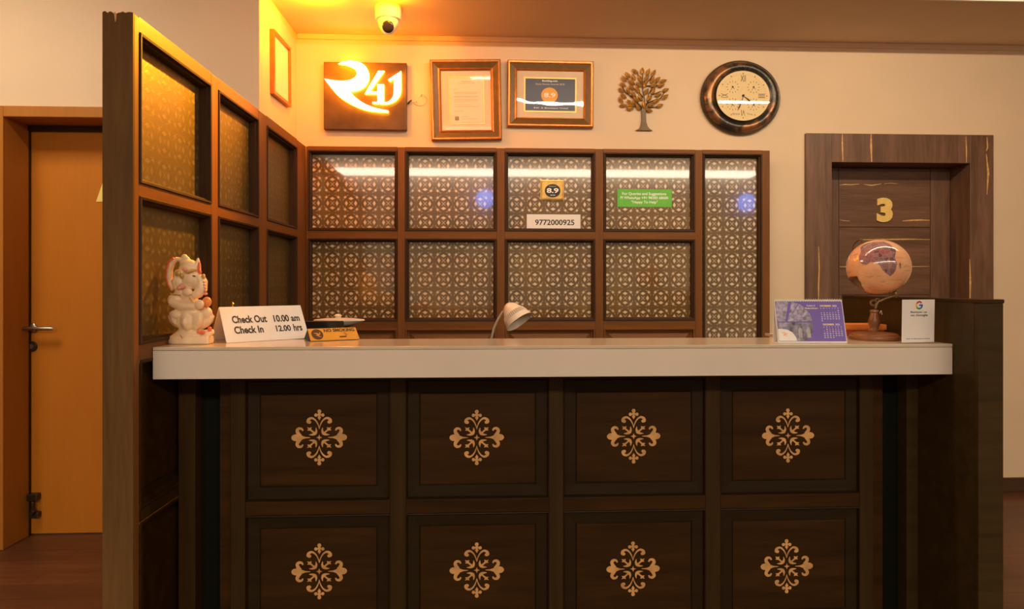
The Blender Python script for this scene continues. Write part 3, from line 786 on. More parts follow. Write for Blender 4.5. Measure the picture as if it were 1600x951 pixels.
def review_stand():
    F, w_, h_, c = quad((1408.6, 536.6), (1460, 535.4), (1409.6, 466.5))
    F.o = F.o+V((0, 0, .001))
    t = thing('review_stand', F.p(w_/2, 0), 'small white card in clear stand with coloured letter logo, right end of counter', 'sign')
    MB().fbox(F, .001, w_-.001, .002, h_-.004, -.0012, -.0002).obj('card', 'card_white', t)
    MB().fbox(F, 0, w_, 0, h_, .0002, .0018).obj('clear_front', 'acrylic', t)
    MB().box(F.o.x, F.o.x+w_, F.o.y, F.o.y+.035, ZT+.0005, ZT+.0025).obj('clear_foot', 'acrylic', t)
    L = MB(); H = .0000
    L.text(F, 'Review us', .26*w_, .76*w_, .672*h_, .715*h_, H, bold=.03)
    L.text(F, 'on Google', .26*w_, .78*w_, .585*h_, .648*h_, H, bold=.03)
    L.text(F, 'R41 A Boutique Hotel', .15*w_, .85*w_, .075*h_, .110*h_, H, bold=.02)
    L.obj('lettering', 'soft_ink', t)
    gx, gy, r = .52*w_, .845*h_, .088*w_
    def ringseg(a0, a1, mat):
        m = MB(); n = 10; p = [(gx+r*cos(radians(a0+(a1-a0)*i/n)), gy+r*sin(radians(a0+(a1-a0)*i/n))) for i in range(n+1)]
        m.stroke(F, p, [.022*w_]*(n+1), H); return m, mat
    for a0, a1, mt in ((40, 150, 'google_red'), (150, 215, 'google_yellow'), (215, 310, 'google_green')):
        m, k = ringseg(a0, a1, mt); m.obj('logo_arc', k, t)
    m, k = ringseg(310, 360, 'google_blue'); m.flat(F, [(gx, gy-.022*w_), (gx+r+.022*w_, gy-.022*w_), (gx+r+.022*w_, gy+.022*w_), (gx, gy+.022*w_)], H+.00002); m.obj('logo_arc', k, t)
review_stand()

def globe():
    base = onZ(1366, 533.2, ZT)
    base = base*((base.y+.073)/base.y); base = V((base.x, base.y, ZT+.0008))
    Yg = base.y
    t = thing('desk_globe', base, 'old style desk globe with mauve land on a turned wooden stand', 'globe')
    zb = base.z
    zc = onY(1367, 497, Yg).z; zp = onY(1367, 480, Yg).z
    w0 = abs(onY(1403, 520, Yg).x-onY(1329, 520, Yg).x)/2*.94
    hb = onY(1367, 519, Yg).z-zb
    MB().lathe([(w0, 0), (w0*1.02, hb*.3), (w0, hb*.5), (w0*.93, hb*.6), (w0*.90, hb*.85), (w0*.75, hb), (w0*.3, hb*1.15), (0, hb*1.15)], base, n=48).obj('base', 'turned_wood', t, smooth=35)
    top = onY(1368, 483, Yg).z; b0 = zb+hb; hgt = top-b0; r = abs(onY(1376, 500, Yg).x-onY(1360, 500, Yg).x)/2
    MB().lathe([(r*1.05, -.002), (r*1.05, hgt*.10), (r*.8, hgt*.16), (r*.75, hgt*.22), (r*.98, hgt*.34), (r*1.05, hgt*.46), (r*.95, hgt*.58), (r*.70, hgt*.76), (r*.60, hgt*.84), (r*.78, hgt*.90), (r*.70, hgt*.97), (r*.2, hgt), (0, hgt)], (base.x, base.y, b0), n=32).obj('pillar', 'turned_wood', t, smooth=40)
    c = onY(1372.5, 417, Yg)
    d = ray(1372.5, 417).normalized()
    ex = V((C_, -S_, 0)); ez = V((0, 0, 1))
    tz = c.dot(V((S_, C_, 0)))
    rz = 42.6*tz/1000; rx = rz*1.07
    M = Matrix(((ex.x, -ex.y*-1 if False else S_, 0), (ex.y, C_, 0), (0, 0, 1)))
    g = MB().ball(c, (rx, rz, rz), 64, M).obj('ball', 'globe_sea', t, smooth=60)
    def land(pts, name, mat, lift):
        """outline (px) laid on the ball, filled by an inner grid"""
        bm = bmesh.new(); vs = [bm.verts.new((p[0], p[1], 0)) for p in pts]; f = bm.faces.new(vs)
        bmesh.ops.triangulate(bm, faces=[f]); 
        for _ in range(4): bmesh.ops.subdivide_edges(bm, edges=[e for e in bm.edges if e.calc_length() > 3.0], cuts=1); bmesh.ops.triangulate(bm, faces=bm.faces)
        bm.verts.ensure_lookup_table(); m = MB(); bm.verts.index_update()
        out = []
        Mi = M.inverted(); o = V((0, 0, CZ))
        R = V((rx, rz, rz))*lift
        for v in bm.verts:
            dd = ray(v.co.x, v.co.y); a = Mi@(o-c); b = Mi@dd
            a = V((a.x/R.x, a.y/R.y, a.z/R.z)); b = V((b.x/R.x, b.y/R.y, b.z/R.z))
            A, B, Cc = b.dot(b), 2*a.dot(b), a.dot(a)-1; D = max(B*B-4*A*Cc, 0); k = (-B-sqrt(D))/(2*A)
            out.append(o+dd*k)
        m.add(out, [[q.index for q in fa.verts] for fa in bm.faces]); bm.free()
        m.obj(name, mat, g, smooth=60, fix=True)
    k = 125/1132.
    P = lambda L: [(1310+a*k, 365+b*k) for a, b in L]
    land(P([(310, 195), (345, 160), (420, 130), (520, 112), (640, 110), (720, 140), (800, 205), (815, 255), (800, 330), (830, 420), (810, 520), (770, 575), (735, 600), (690, 570), (625, 510), (590, 450), (540, 415), (510, 400), (455, 400), (400, 440), (340, 430), (300, 390), (290, 320), (320, 255)]), 'land_mass', 'globe_land', 1.004)
    land(P([(870, 400), (885, 430), (885, 490), (868, 490), (860, 440)]), 'island', 'globe_land', 1.004)
    land(P([(135, 612), (200, 605), (265, 600), (285, 650), (320, 690), (330, 740), (375, 800), (345, 815), (270, 775), (195, 715), (150, 660)]), 'land_mass', 'continent_dark', 1.004)
    # thin meridian ring behind the ball with pins at both ends of the tilted axis
    q0, q1 = onY(1345.5, 374.5, Yg), onY(1399, 458.5, Yg)
    ax = (q0-c).normalized(); bx = V((0, 1, 0)); rad = max((q0-c).length, rz*1.1)
    MB().tube([c+(ax*cos(a)+bx*sin(a))*rad*1.0 for a in [pi*i/24 for i in range(25)]], .0028, 8).obj('meridian_arm', 'antique_metal', t, smooth=50)
    pn = MB().tube([q0-ax*.012, q0+ax*.004], .003, 8); pn.tube([q0+V((-.006, 0, .0)), q0+V((.006, 0, .001))], .0022, 6)
    pn.obj('axis_pin', 'antique_metal', t, smooth=50)
    lo = c-ax*rad
    MB().lathe([(.006, -.010), (.008, -.004), (.008, .006), (.004, .010)], q1, (ax.x, 0, ax.z), 16).ball(q1+V((.003, 0, -.008)), .007, 12).obj('axis_pin', 'antique_metal', t, smooth=50)
    # scrolled bracket from pillar to lower pin
    pt = onY(1368, 482, Yg); s1, s2, s3 = onY(1372, 471, Yg), onY(1384, 466, Yg), onY(1397, 462, Yg)
    br = MB().tube([pt, pt+V((.002, 0, .012)), s1, s2, s3], [.004, .005, .0055, .004, .0045], 8)
    cc = onY(1365, 473, Yg)
    br.tube([cc+V((.011*cos(a), 0, .009*sin(a))) for a in [2*pi*i/16 for i in range(16)]], .0035, 6, True)
    cc = onY(1371, 469, Yg)
    br.tube([cc+V((.007*cos(a), 0, .006*sin(a))) for a in [2*pi*i/14 for i in range(14)]], .003, 6, True)
    br.obj('scroll_bracket', 'antique_metal', t, smooth=50)
    st = onY(1373.5, 489, Yg)
    MB().tube([st+V((.002*i-.006, -.014, .010*sin(i*.9))) for i in range(5)], .0008, 5).obj('price_thread', 'white_paper', t)
globe()

# books behind the globe
def book(name, px0, px1, y0, y1, Y, mat, label, yaw, z0):
    a = onY(px0, 500, Y); b = onY(px1, 500, Y); a.z = b.z = ZT; a = V((a.x, a.y, z0)); ln = (b-V((a.x, a.y, ZT))).length
    h = y1
    ex = V((cos(yaw), sin(yaw), 0)); ey = V((-sin(yaw), cos(yaw), 0))
    t = thing(name, a+ex*ln/2, label, 'book')
    F = Fr(a, ex, ey)         # n = up
    D = y0
    MB().fbox(F, 0, ln, 0, D, h-.003, h).fbox(F, 0, ln, 0, D, 0, .003).fbox(F, 0, ln, 0, .003, .003, h-.003).obj('cover', mat, t, bev=.001)
    MB().fbox(F, .002, ln-.003, .003, D-.004, .003, h-.003).obj('page_block', 'paper', t)
    return t
book('book', 1312, 1382, .105, .022, 2.262, 'cover_red', 'red covered book lying flat behind the globe stand', 0, ZT+.0005)
book('book', 1312, 1384, .100, .019, 2.262, 'cover_orange', 'orange covered book on top of the red one behind the globe', radians(-2), ZT+.0231)

# ------------------------------------------------------------------ elephant headed marble statue
def statue():
    b = onZ(299, 536.2, ZT); t = thing('marble_statue', V((b.x, b.y, ZT+.0005)), 'painted white marble elephant headed deity seated on a lotus, left end of counter', 'statue')
    tz = b.dot(V((S_, C_, 0))); K = tz/1000
    dh = V((b.x, b.y, 0)).normalized()            # away from the camera
    rt = V((C_, -S_, 0))
    def q(px, py, dep=0): return V((b.x, b.y, ZT+.0005))+rt*((px-299)*K)+dh*(dep*K)+V((0, 0, (535.2-py)*K))
    Mx = Matrix(((rt.x, dh.x, 0), (rt.y, dh.y, 0), (0, 0, 1)))
    def E(m, px, py, rx, rz, ry=None, dep=0, tilt=0):
        M = Mx@Matrix.Rotation(radians(tilt), 3, 'Y')
        m.ball(q(px, py, dep), (rx*K, (ry or min(rx, rz))*K, rz*K), 24, M)
    m = MB()
    # plinth and mound
    m.lathe([(33*K, 0), (34*K, 4*K), (33*K, 10*K), (26*K, 14*K), (20*K, 19*K), (16*K, 24*K)], q(298, 535.2), n=36, sx=1.04, sy=.62)
    E(m, 300, 519, 22, 9, 18)
    m.box(q(304, 0).x, q(333, 0).x, q(310, 0).y-19*K, q(310, 0).y+2*K, ZT+.0005, ZT+12*K)
    # lotus cup and petals
    E(m, 299, 502, 26, 15, 22)
    for i in range(9):
        a = 2*pi*i/9+.2
        cx, cd = 27*cos(a), 20*sin(a)
        E(m, 299+cx*.86, 499.5, 10, 15, 8, cd*.84, tilt=cos(a)*42)
        tip = q(299+cx*1.34, 491.5+abs(sin(a))*4, cd*1.25); root = q(299+cx*.9, 503, cd*.9)
        m.tube([root, root.lerp(tip, .5)+V((0, 0, -.002)), tip], [7*K, 5.5*K, 1.6*K], 10)
    # crossed legs, belly, torso
    E(m, 297, 487, 25, 12, 20); E(m, 320, 488, 12, 10, 11, -9, tilt=-15); E(m, 276, 491, 12, 8, 10, -9, 10)
    E(m, 295, 474, 17, 16, 16); E(m, 292, 463, 16, 12, 14)
    # near arm bent at the elbow, far arm lifting
    E(m, 273, 467, 12, 10, 10, -4, -25); E(m, 281, 456, 9, 10, 9, -4)
    m.tube([q(270, 470, -5), q(285, 477, -12), q(303, 477, -17), q(312, 475, -18)], [9*K, 8*K, 6*K, 5*K], 12)
    m.tube([q(283, 452, -4), q(276, 446, -6), q(273, 438, -8), q(276, 432, -8)], [7*K, 6*K, 5*K, 4*K], 12)
    # head turned right, cheeks, trunk curling down
    E(m, 298, 434, 17, 17, 16, -2); E(m, 305, 438, 12, 14, 13, -5); E(m, 289, 443, 12, 12, 11, -2)
    m.tube([q(311, 432, -8), q(316, 440, -10), q(315, 450, -11), q(309, 458, -13), q(302, 462, -14)], [8*K, 8*K, 8.5*K, 7.5*K, 5*K], 14)
    E(m, 293, 455, 8, 7, 7, -13)
    # crown: tiers and finial
    E(m, 296, 419, 17, 9, 15); E(m, 294, 412, 14, 8, 12); E(m, 290, 404, 7, 5, 6); E(m, 288, 400, 5, 4, 5)
    m.tube([q(309, 421, -4), q(309, 412, -4), q(309.5, 402, -4)], [5*K, 4.5*K, 1.5*K], 10)
    E(m, 278, 428, 7, 8, 6, -8); E(m, 277, 440, 8, 9, 6, -8)
    # raised arm with loop reaching the crown at the back
    loop = [q(284, 405, 0), q(276, 404, 0), q(269, 410, 0), q(265.5, 421, 0), q(265, 433, 0), q(267, 444, 0), q(271, 452, 0)]
    m.tube(loop, [3.5*K, 4*K, 4.3*K, 4.5*K, 4.5*K, 4.3*K, 4*K], 12)
    # little mouse at the feet
    E(m, 322, 519, 9, 6, 7, -12); E(m, 329, 517, 6, 5, 5, -12)
    body = m.obj('statue_body', 'marble', t)
    rm = body.modifiers.new('remesh', 'REMESH'); rm.mode = 'VOXEL'; rm.voxel_size = .0021; rm.use_smooth_shade = True
    sm = body.modifiers.new('smooth', 'SMOOTH'); sm.factor = .5; sm.iterations = 3
    # painted details
    MB().tube([p+V((-.006, -.004, .003)) for p in loop[1:]], [2.2*K]*6, 8).obj('red_edging', 'marble_red', t, smooth=60)
    e = MB(); E(e, 310.5, 416, 2.6, 8, 3, -9, 5); E(e, 312, 424, 3, 4, 3, -10, -20); e.obj('red_forehead_mark', 'marble_red', t, smooth=60)
    e = MB(); E(e, 289, 420, 3.5, 3, 2, -16.5); e.obj('pink_paint', 'marble_pink', t, smooth=60)
    e = MB(); E(e, 285, 446, 5, 4, 3, -15); E(e, 280, 449, 4, 3, 3, -15); e.obj('pink_paint', 'marble_pink', t, smooth=60)
    e = MB()
    for i in range(5): E(e, 317.5+i*.9, 439.5+i*4.6, 3.2, 2.2, 4, -14)
    e.obj('trunk_ornament', 'marble_pink', t, smooth=60)
    e = MB(); E(e, 317.5, 431.5, 3.5, 4.5, 4, -13); e.obj('gold_ornament', 'marble_gold', t, smooth=60)
    e = MB(); E(e, 278, 426, 4.5, 5, 3, -14); E(e, 284, 430, 3, 4, 3, -15); e.obj('ear_jewel', 'marble_gold', t, smooth=60)
    e = MB(); e.tube([q(288, 423, -17), q(294, 425, -19), q(301, 422, -19), q(307, 420, -16)], [1.2*K, 2.0*K, 2.2*K, 1.2*K], 8); e.obj('crown_band', 'marble_gold', t, smooth=60)
    e = MB(); e.tube([q(266, 457, -11), q(274, 459, -14), q(282, 460, -14)], 1.1*K, 6); e.obj('arm_band', 'marble_gold', t, smooth=60)
    e = MB(); e.tube([q(296, 464, -18), q(300, 469, -20), q(305, 475, -20)], 1.3*K, 6)
    e.obj('necklace', 'marble_gold', t, smooth=60)
    e = MB(); e.tube([q(277, 494, -24), q(277.5, 499, -26), q(276, 505, -26), q(280, 511, -24)], .7*K, 6); e.tube([q(282, 521, -24), q(285, 525, -27)], .8*K, 6); e.tube([q(266, 499, -17), q(272, 504, -21)], .5*K, 6)
    e.obj('petal_line', 'marble_gold', t, smooth=60)
    e = MB(); E(e, 303, 430.5, 2.6, 1.1, 1.2, -18.5, 8); e.obj('eye', 'clock_ink', t, smooth=60)
    e = MB(); E(e, 311, 474, 8, 7.5, 7, -22); e.obj('sweet', 'marble', t, smooth=60)
    e = MB(); E(e, 323, 470.5, 7.5, 8, 7, -14); e.obj('orange_palm', 'marble_orange', t, smooth=60)
    e = MB(); E(e, 315, 517, 5, 3, 4, -20); E(e, 310, 516, 3, 2.5, 3, -22); E(e, 327, 512, 3.5, 4, 3, -18, 30); e.obj('pink_flower', 'marble_red', t, smooth=60)
statue()

# brass lamp peeping out behind the notice
def brass():
    b = onZ(349, 529, ZT); b = b+V((.012, .05, .0005))
    t = thing('brass_lamp', b, 'small brass oil lamp mostly hidden behind the white times notice', 'lamp')
    MB().lathe([(.022, 0), (.020, .006), (.008, .012), (.006, .05), (.010, .056), (.006, .062), (.006, .088), (.016, .096), (.018, .102), (.004, .104), (.003, .115), (.006, .120), (0, .126)], b, n=24).obj('lamp_body', 'brass', t, smooth=40)
brass()

# ------------------------------------------------------------------ things behind the counter
def desk_lamp():
    Yl = 2.62; zd = .761
    b = onY(764, 560, Yl); b = V((b.x, Yl, zd))
    t = thing('desk_lamp', b, 'white gooseneck desk lamp with cone shade behind the counter', 'lamp')
    MB().lathe([(.075, 0), (.075, .012), (.06, .02), (.012, .026), (.010, .04)], b, n=32).obj('base', 'lamp_white', t, smooth=40)
    pts = [b+V((0, 0, .03)), b+V((-.002, 0, .13))]+[onY(px, py, Yl) for px, py in ((765, 545), (768, 528), (772, 512), (778, 499), (785, 488), (789, 484))]
    MB().tube(pts, .0052, 12).obj('gooseneck', 'lamp_grey', t, smooth=60)
    # shade: axis from upper left to lower right, tipped a little to the viewer
    tip = onY(793, 476, Yl); end = onY(812, 503, Yl); ax = (end-tip); L = ax.length; ax = (ax.normalized()+V((0, -.35, 0))).normalized()
    R = abs(onY(834, 495, Yl).x-onY(789, 508, Yl).x)/2*1.04
    L *= 1.02
    MB().lathe([(0, -.004), (R*.22, -.002), (R*.42, L*.10), (R*.62, L*.34), (R*.74, L*.50)], tip, ax, 40).obj('shade_cap', 'lamp_white', t, smooth=40)
    m = MB(); m.lathe([(R*.74, L*.50), (R*.86, L*.72)], tip, ax, 40, closed=False)
    m.f = m.f[:-2]; m.mi = m.mi[:-2]
    m.obj('vent_band', 'lamp_grey', t, smooth=40)
    fin = MB(); ax_ = ax; e1 = (V((1, 0, 0))-ax_*ax_.x).normalized(); e2 = ax_.cross(e1)
    for i in range(40):
        a = 2*pi*i/40; d = e1*cos(a)+e2*sin(a)
        fin.tube([tip+ax*L*.50+d*R*.75, tip+ax*L*.72+d*R*.87], .0014, 5)
    fin.obj('vent_ribs', 'lamp_white', t)
    m = MB(); m.lathe([(R*.86, L*.72), (R*1.0, L*1.0), (R*.97, L*1.0), (R*.83, L*.72), (R*.60, L*.36), (0, L*.12)], tip, ax, 40)
    m.obj('shade_rim', 'lamp_white', t, smooth=40)
    MB().ball(tip+ax*L*.62, R*.36, 20).obj('bulb', 'white_paper', t, smooth=60)
desk_lamp()

def monitor():
    Ym = 2.42; a, b = onY(452, 501.5, Ym), onY(535, 501.5, Ym); x0, x1 = b.x-.42, b.x; zt = a.z
    t = thing('computer_monitor', ((x0+x1)/2, Ym+.03, .761), 'black monitor seen from behind, its top edge above the no smoking sign', 'monitor')
    MB().box(x0, x1, Ym, Ym+.028, .83, zt).obj('screen_case', 'black', t, bev=.004)
    MB().box(x0+.06, x1-.06, Ym-.012, Ym, .88, zt-.06).obj('back_bulge', 'matte_black', t, bev=.004)
    xm = (x0+x1)/2
    MB().box(xm-.03, xm+.03, Ym-.002, Ym+.026, .765, .90).obj('neck', 'black', t, bev=.003)
    MB().box(xm-.12, xm+.12, Ym-.07, Ym+.11, .761, .772).obj('foot', 'black', t, bev=.003)
monitor()
def dish():
    Yd = 2.68; c = onY(530, 500, Yd); rx = (onY(570, 500, Yd).x-c.x)
    t = thing('oval_dish', (c.x, Yd, .761), 'pale oval dish with a knob, seen behind the no smoking sign', 'dish')
    z0 = onY(530, 509, Yd).z; h = onY(530, 496, Yd).z-z0
    MB().lathe([(rx*.5, 0), (rx*.8, h*.35), (rx, h*.65), (rx*.97, h*.8), (rx*.6, h*.92), (0, h)], (c.x, Yd, z0), n=48, sy=.45).obj('bowl', 'lamp_white', t, smooth=50)
    MB().lathe([(.012, h*.9), (.012, h*1.1), (.016, h*1.25), (.010, h*1.4), (0, h*1.45)], (c.x-.005, Yd, z0), n=20).obj('knob', 'lamp_white', t, smooth=50)
    MB().lathe([(.055, 0), (.055, .01), (.014, .02), (.012, z0-.761-.02), (.05, z0-.761)], (c.x, Yd, .761), n=28).obj('stand', 'black', t, smooth=40)
dish()

# ------------------------------------------------------------------ things on the walls
def sign():
    a, b = onY(508, 204, YW), onY(636.5, 101.5, YW); F = FY(a.x, YW, a.z); w_, h_ = b.x-a.x, b.z-a.z
    t = thing('logo_sign', F.p(w_/2, 0), 'dark square wall sign with glowing white letter and numbers', 'sign')
    D = .035
    MB().fbox(F, 0, w_, 0, h_, .002, D).obj('board', 'sign_board', t, bev=.003)
    X = lambda zx: (490+zx/6.795-508)/128.5*w_*1.0
    Z = lambda zy: (204-(80+zy/6.795))/102.5*h_
    def smooth(pts, corners, k=4):
        n = len(pts); o = []
        for i in range(n):
            p1, p2 = pts[i], pts[(i+1) % n]
            p0 = pts[i-1] if i not in corners else p1; p3 = pts[(i+2) % n] if (i+1) % n not in corners else p2
            for j in range(k):
                s = j/k
                o.append(tuple(.5*((2*p1[c])+(-p0[c]+p2[c])*s+(2*p0[c]-5*p1[c]+4*p2[c]-p3[c])*s*s+(-p0[c]+3*p1[c]-3*p2[c]+p3[c])*s**3) for c in (0, 1)))
        return o
    def letter(pts, corners, name):
        P = [(X(a_), Z(b_)) for a_, b_ in smooth(pts, corners)][::-1]
        m = MB(); m.poly(F, P, D+.006, D+.026, side=1).obj(name, ['sign_letter', 'sign_edge'], t)
    letter([(285, 180), (340, 157), (420, 147), (500, 160), (555, 190), (593, 240), (607, 300), (595, 360), (560, 410), (510, 442), (460, 456), (410, 462),
            (440, 500), (500, 550), (580, 595), (680, 630), (806, 655), (804, 672), (700, 668), (590, 655), (480, 620), (380, 570), (290, 510), (215, 430), (140, 335),
            (220, 348), (300, 355), (370, 352), (430, 335), (468, 305), (480, 275), (465, 240), (430, 215), (380, 195), (330, 184)], {0, 11, 16, 17, 24}, 'letter')
    letter([(703, 248), (766, 246), (614, 460), (694, 460), (694, 385), (762, 385), (762, 566), (694, 566), (694, 484), (562, 484)], set(range(10)), 'numeral')
    letter([(805, 335), (860, 300), (942, 246), (944, 430), (930, 490), (890, 545), (830, 578), (760, 588), (640, 580), (640, 566), (760, 570), (810, 560), (845, 530), (864, 490), (868, 322), (825, 352)], {0, 2, 3, 8, 9, 13, 14, 15}, 'numeral')
    # loose lead at the right edge
    p, q = onY(637, 163, YW-.012), onY(643, 156.5, YW-.012)
    MB().tube([p, p.lerp(q, .5)+V((0, -.004, .002)), q], .0045, 8).obj('cable_stub', 'black', t)
sign()
def wire():
    c = onY(656, 156, YW-.004); m = MB()
    rr = .040
    m.tube([c+V((rr*cos(a), 0, rr*.85*sin(a))) for a in [radians(200+i*12) for i in range(18)]], .0009, 5)
    a = onY(658.5, 149, YW-.006); m.tube([a+V((-.004, 0, -.006)), a+V((.005, -.002, .007))], .0022, 6)
    b = onY(650.5, 159.5, YW-.004); m.tube([b+V((-.003, 0, 0)), b+V((.004, 0, .002))], .0016, 5)
    tag(m.obj('loose_wire', 'dark_steel'), 'thin loop of loose wire on the wall right of the glowing sign', 'wire')
wire()

def framed(name, label, cxp, wpx, hpx, rot, prof_px, art, tilt=0, glass='picture_glass'):
    c = onY(*cxp, YW); k = c.dot(V((S_, C_, 0)))/1000
    w_, h_ = wpx*k, hpx*k
    ex = V((cos(rot), 0, sin(rot))); ey = V((-sin(rot), -sin(tilt), cos(rot))).normalized()
    o = c-ex*w_/2-ey*h_/2; F = Fr(o, ex, ey)
    o.y = YW-.001; F = Fr(o, ex, ey)
    t = thing(name, c-V((0, 0, h_/2)), label, 'picture')
    a, b_, d = [p*k for p in prof_px]          # gold outer lip, olive flat, inner gold fillet
    MB().loft(F, 0, w_, 0, h_, [(0, .001), (0, .026), (a*.3, .032), (a*.75, .030), (a, .024)], cap=False).obj('outer_moulding', 'frame_gold', t, smooth=30)
    MB().loft(F, 0, w_, 0, h_, [(a, .024), (a+b_*.5, .020), (a+b_, .016)], cap=False).obj('flat_moulding', 'frame_olive', t)
    MB().loft(F, 0, w_, 0, h_, [(a+b_, .016), (a+b_+d*.5, .020), (a+b_+d, .013), (a+b_+d, .008)], cap=False).obj('inner_fillet', 'frame_gold', t, smooth=30)
    i = a+b_+d
    MB().fbox(F, i-.002, w_-i+.002, i-.002, h_-i+.002, .002, .008).obj('mount', 'mat_board', t)
    MB().fbox(F, i-.002, w_-i+.002, i-.002, h_-i+.002, .0115, .0125).obj('glass', glass, t)
    art(t, F, w_, h_, k)
def letter_art(t, F, w_, h_, k):
    u0, u1, v0, v1 = 28*k, w_-26*k, 24.5*k, h_-25*k
    MB().loft(F, u0, u1, v0, v1, [(0, .008), (0, .0105), (1.6*k, .0105), (1.6*k, .0085)], cap=False).obj('gold_slip', 'gold_flat', t)
    MB().fbox(F, u0+1*k, u1-1*k, v0+1*k, v1-1*k, .008, .0088).obj('letter_sheet', 'paper', t)
    L = MB(); U = lambda f: u0+(u1-u0)*f; Vv = lambda f: v0+(v1-v0)*f; H = .0092
    L.text(F, 'Booking.com', U(.36), U(.62), Vv(.885), Vv(.91), H, bold=.01)
    G = MB()
    G.text(F, 'Guest Review Awards 2018', U(.27), U(.73), Vv(.855), Vv(.87), H)
    def line(u, uu, v): G.fbox(F, U(u), U(uu), Vv(v), Vv(v)+.0012, H-.0004, H)
    line(.14, .24, .74)
    for u, uu, v in ((.14, .80, .67), (.14, .80, .645), (.14, .82, .59), (.14, .80, .575), (.14, .82, .52), (.14, .82, .495), (.14, .44, .465), (.14, .62, .41), (.14, .84, .375), (.14, .40, .28), (.35, .52, .165), (.35, .80, .115), (.35, .84, .045)): line(u, uu, v)
    for cu in (.16, .20, .24): G.fbox(F, U(cu), U(cu+.03), Vv(.09), Vv(.175), H-.0004, H)
    G.disc(F, U(.21), Vv(.13), 3.4*k, 3.4*k, H-.0003, 20)
    L.obj('lettering', 'grey_ink', t); G.obj('small_print', 'grey_ink', t)
framed('letter_frame', 'crooked upright gold frame holding a printed letter, beside the glowing sign', (728.5, 158.5), 109, 123, radians(-2.0) if False else radians(1.2), (5, 7, 4), letter_art, radians(3.1), 'dull_glass')
def award_art(t, F, w_, h_, k):
    u0, u1, v0, v1 = 26*k, w_-26*k, 24*k, h_-25*k
    MB().loft(F, u0, u1, v0, v1, [(0, .008), (0, .0105), (2.0*k, .0105), (2.2*k, .0085)], cap=False).obj('gold_slip', 'gold_flat', t)
    pr = MB().fbox(F, u0+1.5*k, u1-1.5*k, v0+1.5*k, v1-1.5*k, .008, .0088).obj('award_print', 'navy', t)
    U = lambda f: u0+(u1-u0)*f; Vv = lambda f: v0+(v1-v0)*f; H = .0092
    MB().disc(F, U(.485), Vv(.49), 13*k, 12*k, H, 36).obj('score_disc', 'award_orange', pr)
    L = MB(); L.text(F, '8.9', U(.38), U(.60), Vv(.425), Vv(.56), H+.0003, bold=.03)
    L.text(F, 'Booking.com', U(.345), U(.64), Vv(.865), Vv(.93), H, bold=.03)
    L.text(F, 'R41 A Boutique Hotel', U(.19), U(.84), Vv(.085), Vv(.145), H)
    L.obj('lettering', 'white_print', pr)
    MB().text(F, 'Guest Review Awards 2018', U(.22), U(.77), Vv(.785), Vv(.835), H).obj('lettering', 'paper', pr)
framed('award_frame', 'wide gold frame with a dark blue award and orange score disc', (859.5, 148.5), 134, 103, radians(-.3), (5, 7, 3), award_art)

def side_frame():
    xw = XW+.001
    P = [onX(419, 143, xw), onX(447, 165, xw), onX(451, 78, xw), onX(424, 49, xw)]
    c = (P[0]+P[1]+P[2]+P[3])/4
    w_ = ((P[1]-P[0]).length+(P[2]-P[3]).length)/2*.98; h_ = ((P[3]-P[0]).length+(P[2]-P[1]).length)/2
    rot = radians(1.5); ex = V((0, cos(rot), sin(rot))); ey = V((0, -sin(rot), cos(rot)))
    F = Fr(c-ex*w_/2-ey*h_/2, ex, ey)
    t = thing('side_picture', c-V((0, 0, h_/2)), 'narrow orange wooden frame on the yellow lit alcove side wall', 'picture')
    MB().loft(F, 0, w_, 0, h_, [(0, .001), (0, .022), (.016, .022), (.018, .010)], cap=False).obj('moulding', 'frame_gold', t)
    MB().fbox(F, .014, w_-.014, .014, h_-.014, .001, .010).obj('print', 'paper', t)
side_frame()

